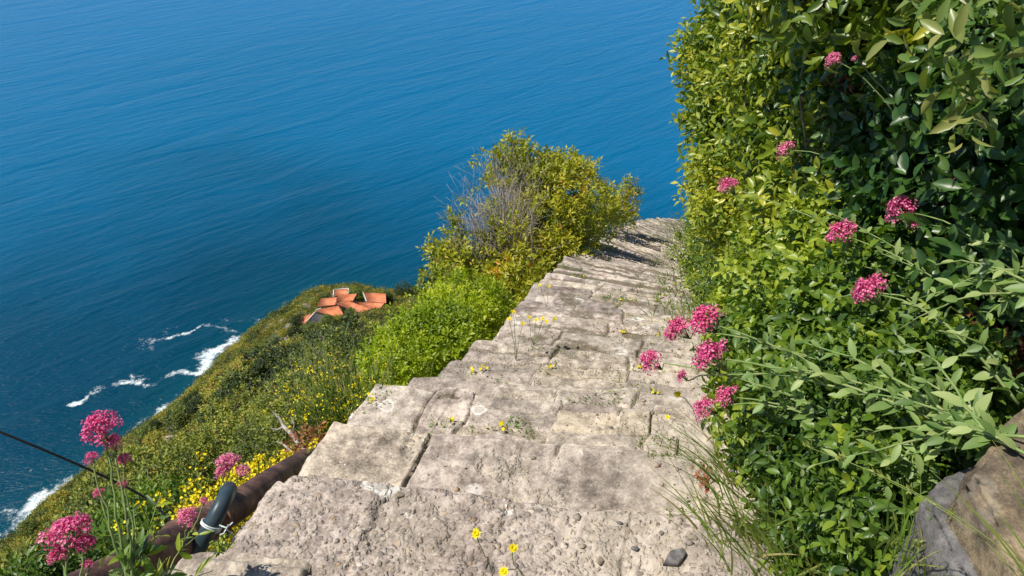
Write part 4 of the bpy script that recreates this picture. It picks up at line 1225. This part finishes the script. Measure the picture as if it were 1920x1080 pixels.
def valerian(label, root, heads, L=.062, wd=.027, step=.055, lift=.06, r=.0032, toward=None, group=None, shoots=(), pale=0., bare=.72, stemmat='stem'):
    """heads: (point, radius); one stem to each; shoots: leafy stems without flowers"""
    root = np.asarray(root, float)
    o = empty("valerian", root); tag(o, label, "flower", group)
    for (h, R) in heads:
        h = np.asarray(h, float)
        c = curve(root + rng.normal(size=3) * .012, h, 16, lift * rng.uniform(.5, 1.4), wob=.012)
        ax = nrm(nrm(c[-1] - c[-4]) + np.array([-.05, -.25, .9]))
        foot = head_mesh("flower_head", h, ax, R, o, pale + rng.uniform(-.08, .08))
        c[-1] = foot
        mb = MB(); mb.tube(c, np.linspace(r, r * .5, len(c)), 6, rng.random()); mb.build("stem", M[stemmat], o, True)
        leaf_pairs(c, 'valerian', o, step, L, wd, .08, bare)
    for e in shoots:
        c = curve(root + rng.normal(size=3) * .02, e, 14, lift * .6, wob=.012)
        mb = MB(); mb.tube(c, np.linspace(r, r * .35, len(c)), 6, rng.random()); mb.build("stem", M[stemmat], o, True)
        leaf_pairs(c, 'valerian', o, step * .8, L, wd, .1, 1.0)
    return o
px1 = 1 / FPX
def hd(u, v, t, r): return (P(u, v, t), r * px1 * t * 1.16)
valerian("valerian with a lone pink head leaning farthest over the stone steps", P(1600, 800, 1.95), [hd(1222, 678, 2.15, 22)], L=.05)
valerian("valerian with a pair of touching bright pink heads over the steps", P(1720, 790, 1.9), [hd(1273, 619, 2.2, 24), hd(1322, 602, 2.15, 31)], shoots=[P(1420, 640, 2.1)])
valerian("valerian whose large pink head hangs just below the touching pair", P(1860, 828, 1.5), [hd(1335, 669, 2.0, 33), hd(1281, 706, 2.15, 11)], shoots=[P(1480, 690, 1.8), P(1500, 640, 1.85)], L=.068, wd=.032, r=.0042)
valerian("valerian with two small pink heads lowest over the steps", P(1640, 850, 1.85), [hd(1324, 766, 2.05, 21), hd(1364, 744, 2.0, 21)], shoots=[P(1420, 720, 1.9)])
valerian("valerian with a big round pink head in front of the dark leaves, mid right", P(1900, 760, 1.7), [hd(1630, 548, 1.95, 33)], shoots=[P(1700, 560, 1.8), P(1760, 620, 1.7)], L=.065, wd=.03, r=.004)
valerian("valerian with a round pink head backed by a big pale leaf", P(1880, 640, 2.0), [hd(1580, 440, 2.3, 27)], shoots=[P(1560, 400, 2.35), P(1640, 470, 2.2)], L=.07, wd=.034)
valerian("valerian with one wide and one small pink head, right of the pale leaf", P(1950, 640, 1.9), [hd(1692, 396, 2.2, 29), hd(1718, 420, 2.2, 14)], shoots=[P(1800, 480, 2.0), P(1860, 480, 1.9)])
valerian("valerian with a pink head low on the outline of the tall shrub", P(1680, 500, 2.7), [hd(1367, 350, 3.1, 18)], L=.05, bare=.55)
valerian("valerian with a dull pink head against the tall shrub's sunlit face", P(1700, 400, 2.8), [hd(1475, 282, 3.1, 18)], L=.05, bare=.5, pale=.2)
valerian("valerian with a pale pink head highest up among the leaves", P(1720, 300, 2.4), [hd(1565, 112, 2.3, 15), hd(1603, 110, 2.3, 6)], L=.05, bare=.4, pale=.25)
valerian("valerian with a small deep pink head in the dark shade at far right", P(1840, 520, 2.1), [hd(1778, 345, 2.15, 13)], L=.05, bare=.5)
# leafy non-flowering valerian stems crossing the picture at lower right
for k, (rt, sh) in enumerate([(P(1820, 800, 1.75), [P(1420, 800, 2.15), P(1450, 720, 2.2), P(1540, 640, 2.1), P(1400, 860, 2.1), P(1620, 690, 1.9)]), (P(1800, 620, 2.1), [P(1470, 540, 2.6), P(1500, 600, 2.5), P(1440, 470, 2.9), P(1620, 500, 2.3), P(1560, 560, 2.3)]), (P(1900, 850, 1.35), [P(1600, 820, 1.65), P(1560, 740, 1.75), P(1700, 700, 1.6), P(1780, 770, 1.5), P(1640, 870, 1.6), P(1680, 640, 1.7), P(1720, 840, 1.5), P(1500, 880, 1.75)]), (P(1960, 560, 1.55), [P(1740, 500, 1.8), P(1720, 560, 1.8), P(1820, 450, 1.75), P(1850, 590, 1.6), P(1680, 620, 1.8), P(1780, 540, 1.7)]),
                              (P(1750, 900, 1.6), [P(1520, 840, 1.85), P(1480, 760, 2.0), P(1580, 900, 1.75), P(1640, 930, 1.65)])]):
    valerian(["leafy flowerless valerian fanning towards the steps under the large pink head", "leafy flowerless valerian between the round pink head and the touching pair", "leafy flowerless valerian spreading left from behind the brown rock", "leafy flowerless valerian reaching in from the right edge", "leafy flowerless valerian low among the grass"][k], rt, [], shoots=sh, L=.060, wd=.026, r=.0036)

# lower-left plants
valerian("tall valerian with a loose pink head standing in front of the sea", P(250, 1120, 1.45), [hd(190, 803, 1.42, 32), hd(232, 862, 1.45, 13), hd(172, 858, 1.42, 12), hd(186, 925, 1.45, 10), hd(212, 830, 1.44, 18), hd(230, 908, 1.45, 8)], L=.05, wd=.018, lift=.01, bare=.35, r=.003)
valerian("valerian with a full pink head at the lower left corner", P(150, 1180, 1.4), [hd(130, 1003, 1.42, 38), hd(112, 1040, 1.42, 20), hd(160, 1020, 1.42, 18), hd(165, 1058, 1.42, 10)], L=.045, wd=.018, lift=.0, bare=.3)
valerian("valerian with a pale pink head above the hose, before the yellow blossoms", P(395, 985, 2.8), [hd(425, 868, 2.75, 20), hd(455, 884, 2.75, 14), hd(416, 888, 2.75, 12), hd(440, 862, 2.75, 10)], L=.04, wd=.015, lift=.0, bare=.4, pale=.25)
valerian("small valerian with two pink heads peeping over the pipe", P(330, 1040, 2.4), [hd(350, 970, 2.3, 18), hd(382, 940, 2.4, 8)], L=.035, wd=.014, lift=.0, bare=.5, pale=.1)

# leafy weed sprays hanging over the pipe
def weed(label, root, tips, mat, L, wd, step, name="weed", r=.002, tint=.5, cat="weed"):
    o = empty(name, root); tag(o, label, cat)
    for e in tips:
        c = curve(root, e, 12, .02, wob=.01)
        mb = MB(); mb.tube(c, np.linspace(r, r * .4, len(c)), 5); mb.build("stem", M['stem'], o, True)
        leaf_pairs(c, mat, o, step, L, wd, .15, 1.0, tint)
    return o
weed("broad-leaved weed with dark green leaves left of the rusty pipe", P(270, 1060, 1.75), [P(215, 960, 1.7), P(300, 930, 1.8), P(250, 950, 1.8), P(160, 1000, 1.65), P(320, 960, 1.85), P(230, 1000, 1.65)], 'lowleaf', .07, .026, .045, tint=.45)
weed("bright green weed with long leaves in front of the pipe", P(300, 1110, 1.5), [P(375, 1000, 1.6), P(400, 1070, 1.6), P(200, 1040, 1.45), P(330, 1060, 1.5), P(255, 1075, 1.45)], 'lowleaf', .07, .022, .05, tint=.85)
weed("little weed growing where the hose meets the stone slab", P(410, 1040, 1.95), [P(430, 1005, 1.93), P(445, 1015, 1.95), P(400, 1018, 1.9), P(437, 1028, 1.9)], 'lowleaf', .024, .010, .012, r=.001, tint=.7)
weed("pinkish-red leafed shoot over the step edge beneath the flower heads", P(1330, 920, 2.25), [P(1295, 875, 2.25), P(1310, 868, 2.25), P(1300, 900, 2.2)], 'redleaf', .035, .014, .02, r=.0015)

# ------------------------------------------------------------------ grass
def grass(label, base, n, h, spread, lean, w=.0035, name="grass_tuft", seedheads=0, tint=.5):
    o = empty(name, base); tag(o, label, "grass")
    mb = MB()
    for _ in range(n):
        b0 = np.asarray(base) + rng.normal(size=3) * [spread, spread, spread * .2]
        hh = h * rng.uniform(.45, 1.15)
        d = nrm(np.array([0, 0, 1.0]) + np.array(lean) * rng.uniform(.3, 1.4) + rng.normal(size=3) * [.3, .3, .1])
        bend = np.array(lean) * rng.uniform(.3, 1.0) + rng.normal(size=3) * .2; bend[2] = -abs(bend[2]) * .5 - .15
        t = np.linspace(0, 1, 7)[:, None]
        p = b0 + d * hh * t + bend * hh * .45 * t ** 2.2
        sd_ = nrm(np.cross(d, rng.normal(size=3))); ww = w * (1 - t ** 1.6) * rng.uniform(.6, 1.2) + .0003
        V = np.stack([p - sd_ * ww, p + nrm(np.cross(sd_, d)) * ww * .35, p + sd_ * ww], 1).reshape(-1, 3)
        i = np.arange(6)[:, None] * 3
        mb.add(V, [np.concatenate([i + [0, 1, 4, 3], i + [1, 2, 5, 4]])], np.clip(tint + rng.normal() * .2, 0, 1))
    mb.build("blades", M['grass'], o)
    for _ in range(seedheads):
        hh = h * rng.uniform(.9, 1.5); d = nrm(np.array([0, 0, 1.0]) + np.array(lean) * 1.3 + rng.normal(size=3) * .15)
        t = np.linspace(0, 1, 10)[:, None]; p = np.asarray(base) + rng.normal(size=3) * spread * .5 + d * hh * t + np.array([lean[0] * .4, lean[1] * .4, -.35]) * hh * t ** 2.5
        m2 = MB(); m2.tube(p, np.linspace(.0013, .0007, 10), 4, .7)
        e = p[-3:]; q = e[rng.integers(0, 3, 26)] + rng.normal(size=(26, 3)) * .004
        V, F, kk = leaf_geo(q, nrm(d + rng.normal(size=(26, 3)) * .3), rng.normal(size=(26, 3)), .012, .004)
        m2.add(V, F, .8); m2.build("seed_head", M['grass'], o)
    return o
grass("long green grass tuft spilling onto the lower step", P(1420, 1015, 1.95), 130, .24, .07, (-.45, .0, 0), w=.0026, seedheads=4, tint=.72)
grass("grass tuft arching out over the step below the small pink heads", P(1370, 900, 2.2), 30, .28, .04, (-.6, .1, 0), w=.0022, seedheads=4, tint=.72)
grass("grass tuft at the bottom edge beside the dark tangle", P(1500, 1085, 1.75), 130, .18, .08, (-.3, -.1, 0), w=.0026, tint=.62)
grass("fine grass between the tangle and the grey rock", P(1720, 1050, 1.45), 80, .14, .05, (-.1, -.1, 0), w=.0025, seedheads=3)
grass("grass blades lying along the gap between the two big rocks", P(1960, 1110, 1.08), 8, .2, .012, (-.7, .6, -.1), w=.0016, tint=.75, seedheads=2)
for k, (u, v, t, n, h) in enumerate([(1295, 470, 13, 160, .5), (1310, 530, 8.5, 120, .3), (1285, 570, 6.6, 90, .16), (1330, 600, 4.6, 90, .18), (1275, 440, 16, 120, .5)]):
    q = P(u, v, t)
    grass(["wispy grass at the right edge of the far steps", "grass growing where the low shrub meets the steps", "short dry grass patch on the right of the middle steps", "grass under the touching pair of pink heads", "farthest wispy grass near the top of the visible steps"][k], q, n, h, .22 if k != 3 else .08, (-.25, 0, 0), w=.004, seedheads=3, tint=.6)

# ------------------------------------------------------------------ stairs: surface lookup
sample_xyz = [np.stack([a.ravel(), b.ravel(), c.ravel()], 1) for a, b, c, *_ in step_surface]
def on_step(u, v, tmax=30):
    """first point of the staircase met along a sight line"""
    d = ray(u, v); best = None
    for k in range(1, NST):
        S_ = sample_xyz[k]
        t = (S_ @ d) / (d @ d)
        e = np.linalg.norm(S_ - t[:, None] * d, axis=1)
        m_ = e < .02 + .0012 * t
        if m_.any():
            j = np.where(m_)[0][t[m_].argmin()]
            if best is None or t[j] < best[0]: best = (t[j], S_[j])
    return None if best is None else best[1]

# yellow hawkbits in the cracks
def hawkbit(label, base, tips, hs=.010, group=None):
    o = empty("hawkbit", base); tag(o, label, "flower", group)
    sm = MB(); n = 0
    for e in tips:
        c = curve(base, e, 8, .0, wob=.02); sm.tube(c, np.linspace(.0011, .0008, 8) * (hs / .01), 4)
    sm.build("stems", M['stem'], o)
    for e in tips:
        k = 14; th = np.arange(k) / k * 6.283; up_ = nrm(np.array([rng.normal() * .3, -.4, 1.0]))
        a = nrm(np.cross(up_, [1, 0, 0])); b = np.cross(up_, a)
        ax = a * np.cos(th)[:, None] + b * np.sin(th)[:, None] + up_ * .25
        V, F, kk = leaf_geo(np.repeat([e], k, 0), ax, np.repeat([up_], k, 0) + rng.normal(size=(k, 3)) * .1, hs * rng.uniform(.8, 1.2, k), hs * .42)
        ax2 = ax * .6 + up_ * .5
        V2, F2, _ = leaf_geo(np.repeat([e], k, 0), ax2, np.repeat([up_], k, 0), hs * .65, hs * .35)
        mk("blossom", np.concatenate([V, V2]), [np.concatenate([F[0], F2[0] + len(V)])], M['yellow'], {"tint": np.full(len(V) * 2, .7)}, False, o)
    return o
b = on_step(905, 1070); 
hawkbit("hawkbit with one drooping yellow flower, left of three at the bottom edge", P(925, 1090, 1.9), [P(893, 1001, 1.8)], .014)
hawkbit("hawkbit with a yellow flower nearest the middle of the bottom edge", P(985, 1090, 1.85), [P(962, 1028, 1.75), P(945, 1072, 1.75)], .013)
for k, (u, v, tips) in enumerate([(968, 668, [(955, 598), (962, 585), (980, 607)]), (1000, 640, [(1005, 600), (1018, 597), (1025, 603), (1040, 598), (992, 595)]), (1025, 570, [(1012, 535), (1030, 537)])]):
    b = on_step(u, v)
    if b is None: continue
    hawkbit(["slender hawkbit clump with three yellow flowers on the middle left steps", "hawkbit clump with five yellow flowers on the middle steps", "two-flowered hawkbit higher up the stairs' left side"][k], b, [P(x, y, np.linalg.norm(b) * .965 / np.linalg.norm(ray(x, y))) for x, y in tips], .016)
for k, (u, v, r_y) in enumerate([(1270, 740, 10), (1252, 782, 6)]):
    hawkbit(["rounded yellow flower beside the lowest pink heads over the step", "tiny yellow flower just below the rounded yellow one"][k], P(u + 40, v + 60, 2.3), [P(u, v, 2.25)], .014 if k == 0 else .008)

# weeds rooted in the joints: an uncountable scatter
C_, A_, N_, L_, T_ = [], [], [], [], []
yel = []
for k in range(5, NST - 7):
    S_ = sample_xyz[k]; Vv = step_surface[k][4].ravel(); U = step_surface[k][3].ravel()
    dens = fbm(S_, 1.3, 3, 8) + .6 * (U > 1.2) * (k > 8)
    cand = np.where((Vv > .04) & (Vv < .32) & (dens > .30))[0]
    if len(cand) == 0: continue
    pick = rng.choice(cand, min(len(cand), 46 if k < 12 else 60))
    for j in pick:
        n = rng.integers(3, 9); c = S_[j]
        d = nrm(rng.normal(size=(n, 3)) * [1, 1, .5] + [0, 0, .7])
        sc_ = .022 if k < 12 else .034
        C_.append(np.repeat([c], n, 0) + rng.normal(size=(n, 3)) * [.02, .02, .003]); A_.append(d); N_.append(nrm(rng.normal(size=(n, 3)) + [0, 0, 1]))
        L_.append(rng.uniform(.5, 1.3, n) * sc_); T_.append(np.full(n, np.clip(.45 + rng.normal() * .3, 0, 1)))
        if rng.random() < .05: yel.append(c + [0, 0, .018])
V, F, kk = leaf_geo(np.concatenate(C_), np.concatenate(A_), np.concatenate(N_), np.concatenate(L_), np.concatenate(L_) * .3)
o = mk("joint_weeds", V, F, M['grass'], {"tint": np.repeat(np.concatenate(T_), kk)}); tag(o, "tiny green and straw-coloured weeds rooted in the joints of the steps", "weeds", kind="stuff")
yel = np.array(yel); c = np.repeat(yel, 5, 0) + rng.normal(size=(len(yel) * 5, 3)) * .008
V, F, kk = leaf_geo(c, rng.normal(size=c.shape), nrm(rng.normal(size=c.shape) + [0, -.3, 1]), .02, .018)
o = mk("tiny_blossoms", V, F, M['yellow'], {"tint": np.full(len(V), .6)}); tag(o, "tiny yellow blossoms sprinkled over the far steps", "blossoms", kind="stuff")
# dry litter in the joints
C_ = []
for k in range(7, NST - 7):
    S_ = sample_xyz[k]; Vv = step_surface[k][4].ravel()
    dens = fbm(S_, 1.7, 3, 3)
    cand = np.where((Vv > .03) & (Vv < .4) & (dens > .3))[0]
    if len(cand): C_.append(S_[rng.choice(cand, min(len(cand), 70))])
c = np.concatenate(C_); n = len(c)
V, F, kk = leaf_geo(c + [0, 0, .004], nrm(rng.normal(size=(n, 3)) * [1, 1, .2]), nrm(rng.normal(size=(n, 3)) * .4 + [0, 0, 1]), rng.uniform(.008, .022, n), rng.uniform(.004, .009, n))
o = mk("leaf_litter", V, F, M['dry'], {"tint": np.repeat(rng.random(n), kk)}); tag(o, "dry brown leaf litter caught in the joints of the steps", "litter", kind="stuff")

# gravel and chips on the near treads
ico = bmesh.new(); bmesh.ops.create_icosphere(ico, subdivisions=1, radius=1); ico.verts.ensure_lookup_table()
IV = np.array([v.co[:] for v in ico.verts]); IF = np.array([[v.index for v in f.verts] for f in ico.faces]); ico.free()
Vs, Fs, Ts, off = [], [], [], 0
for k, cnt in ((1, 300), (2, 500), (3, 900), (4, 700), (5, 500), (6, 260), (7, 200), (8, 150), (9, 120), (10, 120)):
    S_ = sample_xyz[k]; U = step_surface[k][3].ravel(); Vv = step_surface[k][4].ravel()
    w = np.clip(fbm(S_, 2.6, 3, 6) + .25, 0, 1) * (.15 + 1.0 * sstep(.7, 1.3, U)) + .02 + (.12 if k == 3 else 0)
    w *= (Vv > .04) & (U > .04)
    j = rng.choice(len(S_), cnt, p=w / w.sum())
    r = rng.uniform(.002, .0055, cnt) * (1 + 1.6 * (rng.random(cnt) < .06))
    st_ = rng.uniform(.5, 1.3, (cnt, 1, 3)) * [1, 1, .6]
    jit = 1 + .28 * rng.normal(size=(cnt, len(IV), 1)).clip(-1, 1)
    V = S_[j][:, None] + (IV[None] * jit) * st_ * r[:, None, None] + np.array([0, 0, 1]) * r[:, None, None] * .25
    Vs.append(V.reshape(-1, 3)); Fs.append((IF[None] + (np.arange(cnt) * len(IV))[:, None, None]).reshape(-1, 3) + off); off += cnt * len(IV); Ts.append(np.repeat(rng.random(cnt), len(IV)))
nV = off
def grit_mat():
    m, nt = new_mat("grit"); g = G(nt); p = g.pos()
    c = g.ramp(g.attr("tint"), [(0, (.10, .09, .085)), (.3, (.21, .185, .165)), (.6, (.34, .29, .24)), (.85, (.46, .38, .29)), (.93, (.38, .22, .12)), (1, (.62, .58, .52))])
    c = g.mix(g.math('MULTIPLY', g.noise(p, 200, 3), .4), c, (.2, .17, .15))
    g.out(g.pbr(c, .85, None, .3)); return m
M['grit'] = grit_mat()
o = mk("gravel", np.concatenate(Vs), [np.concatenate(Fs)], M['grit'], {"tint": np.concatenate(Ts)}); tag(o, "loose grit and small pebbles lying on the near steps", "gravel", kind="stuff")

# stones one can pick out
def chip(name, label, px, pts2, th, mat, lift=.0, tilt=(0, 0)):
    c = on_step(*px)
    if c is None: return
    me = bpy.data.meshes.new(name); bm = bmesh.new()
    top = [bm.verts.new((x, y, th + tilt[0] * x + tilt[1] * y)) for x, y in pts2]
    f = bm.faces.new(top)
    ex = bmesh.ops.extrude_face_region(bm, geom=[f])
    for v in [e for e in ex['geom'] if isinstance(e, bmesh.types.BMVert)]: v.co.z -= th * 1.3
    bmesh.ops.recalc_face_normals(bm, faces=bm.faces)
    bmesh.ops.bevel(bm, geom=list(bm.edges), offset=th * .14, segments=2, affect='EDGES')
    bmesh.ops.triangulate(bm, faces=bm.faces)
    bmesh.ops.subdivide_edges(bm, edges=bm.edges, cuts=2, use_grid_fill=True)
    V = np.array([v.co[:] for v in bm.verts]); d = fbm(V + c, 60, 3) * th * .08
    for v, k in zip(bm.verts, d): v.co.z += k; v.co.x += k * .6
    bm.to_mesh(me); bm.free(); me.materials.append(M[mat])
    o = bpy.data.objects.new(name, me); o.location = [float(x) for x in c + np.array([0, 0, lift])]; COL.objects.link(o); tag(o, label, "stone"); return o
chip("slate_fragment", "flat dark grey slate fragment lying near the bottom right of the steps", (1258, 1036), [(-.035, -.022), (.012, -.026), (.042, .012), (.036, .030), (-.004, .022)], .012, 'greyrock', .002, (.05, .1))
for k, (u, v, s_, mt, lb) in enumerate([(1092, 1013, .012, 'pebble', "small rounded brown pebble left of the slate fragment"), (1120, 1040, .016, 'pebble', "pale flat oval pebble below the brown one"), (1075, 745, .012, 'pebble', "small chip on the joint of the third step"), (740, 918, .014, 'pebble', "pale orange flake on the edge of the rough concrete step"), (1200, 1020, .012, 'greyrock', "narrow grey stone chip just left of the slate fragment"), (1165, 968, .010, 'greyrock', "dark stone chip on the gritty patch above the slate"), (995, 850, .011, 'pebble', "pale chip at the centre of the second slab"), (1300, 995, .013, 'pebble', "pale pebble under the grass at the right of the step")]):
    c = on_step(u, v)
    if c is not None: boulder("pebble", lb, c + [0, 0, s_ * .25], (s_ * 1.2, s_ * .9, s_ * .55), mt, 60 + k, "stone", None, 3)

# ------------------------------------------------------------------ big rocks at lower right
def rock_slab(label, px, z, th, mat, seed, tilt=(0, 0)):
    me = bpy.data.meshes.new("rock"); bm = bmesh.new()
    pts = [PZ(u, v, z) for u, v in px]; cen = np.mean(pts, 0)
    vs = []
    for p in pts:
        q = p - cen; vs.append(bm.verts.new((q[0], q[1], tilt[0] * q[0] + tilt[1] * q[1])))
    f = bm.faces.new(vs)
    if f.normal.z < 0: f.normal_flip()
    ex = bmesh.ops.extrude_face_region(bm, geom=[f])
    for v in [e for e in ex['geom'] if isinstance(e, bmesh.types.BMVert)]:
        v.co.z -= th; v.co.x *= 1.03; v.co.y *= 1.03
    bmesh.ops.recalc_face_normals(bm, faces=bm.faces)
    bmesh.ops.bevel(bm, geom=list(bm.edges), offset=.012, segments=2, affect='EDGES')
    bmesh.ops.triangulate(bm, faces=bm.faces)
    for _ in range(5):
        es = [e for e in bm.edges if e.calc_length() > .02]
        if not es: break
        bmesh.ops.subdivide_edges(bm, edges=es, cuts=1); bmesh.ops.triangulate(bm, faces=[f for f in bm.faces if len(f.verts) > 3])
    bm.normal_update()
    V = np.array([v.co[:] for v in bm.verts]); N = np.array([v.normal[:] for v in bm.verts])
    d = .016 * fbm(V + seed, 6, 4) + .004 * fbm(V + seed, 40, 3) + .006 * np.floor(fbm(V + seed * 2, 5, 2) * 3) / 3
    V = V + N * (d * .6)[:, None]
    for v, c in zip(bm.verts, V): v.co = c
    bm.to_mesh(me); bm.free(); me.materials.append(M[mat]); me.polygons.foreach_set("use_smooth", np.ones(len(me.polygons), bool))
    o = bpy.data.objects.new("rock", me); o.location = [float(x) for x in cen]; COL.objects.link(o); tag(o, label, "rock"); return o
rock_slab("big flat brown rock cut off by the lower right corner", [(1806, 884), (1868, 832), (1892, 790), (1930, 752), (2200, 700), (2250, 1250), (2040, 1250), (1960, 1120), (1880, 990)], -1.02, .5, 'brownrock', 3, (.02, .06))
rock_slab("dark grey slab of rock wedged left of the brown rock", [(1738, 935), (1768, 886), (1840, 862), (1930, 960), (2010, 1120), (1960, 1220), (1850, 1140), (1790, 1040)], -1.14, .45, 'greyrock', 5, (.05, -.04))
rock_slab("small tan rock at the foot of the grey slab", [(1705, 985), (1745, 970), (1780, 1035), (1800, 1110), (1740, 1100), (1715, 1040)], -1.26, .3, 'brownrock', 8)

bush("withered brown leaves in the shade right of the wide pink head", [lob(1855, 650, 2.0, .05, .05, .06), lob(1830, 610, 2.05, .035), lob(1880, 690, 1.9, .035)], 90, 5, .03, .014, 'dry', .35, name="dry_plant", nb=12, br=.003)
bush("withered brown sprig on the tall shrub near the pale pink head", [lob(1600, 150, 2.95, .05, .05, .05), lob(1640, 180, 2.9, .03)], 40, 5, .03, .012, 'dry', .5, name="dry_plant", nb=8, br=.003)

bush("dark leafy bank shrub behind the wispy grass at the far right of the steps", [lob(1340, 475, 8.5, .35, .5, .3), lob(1345, 440, 11, .4, .6, .35), lob(1340, 425, 14, .42, .7, .4), lob(1325, 420, 17, .4, .6, .35), lob(1370, 540, 7, .3)], 2200, 7, .06, .026, 'mastic', .42, nb=30, br=.012)
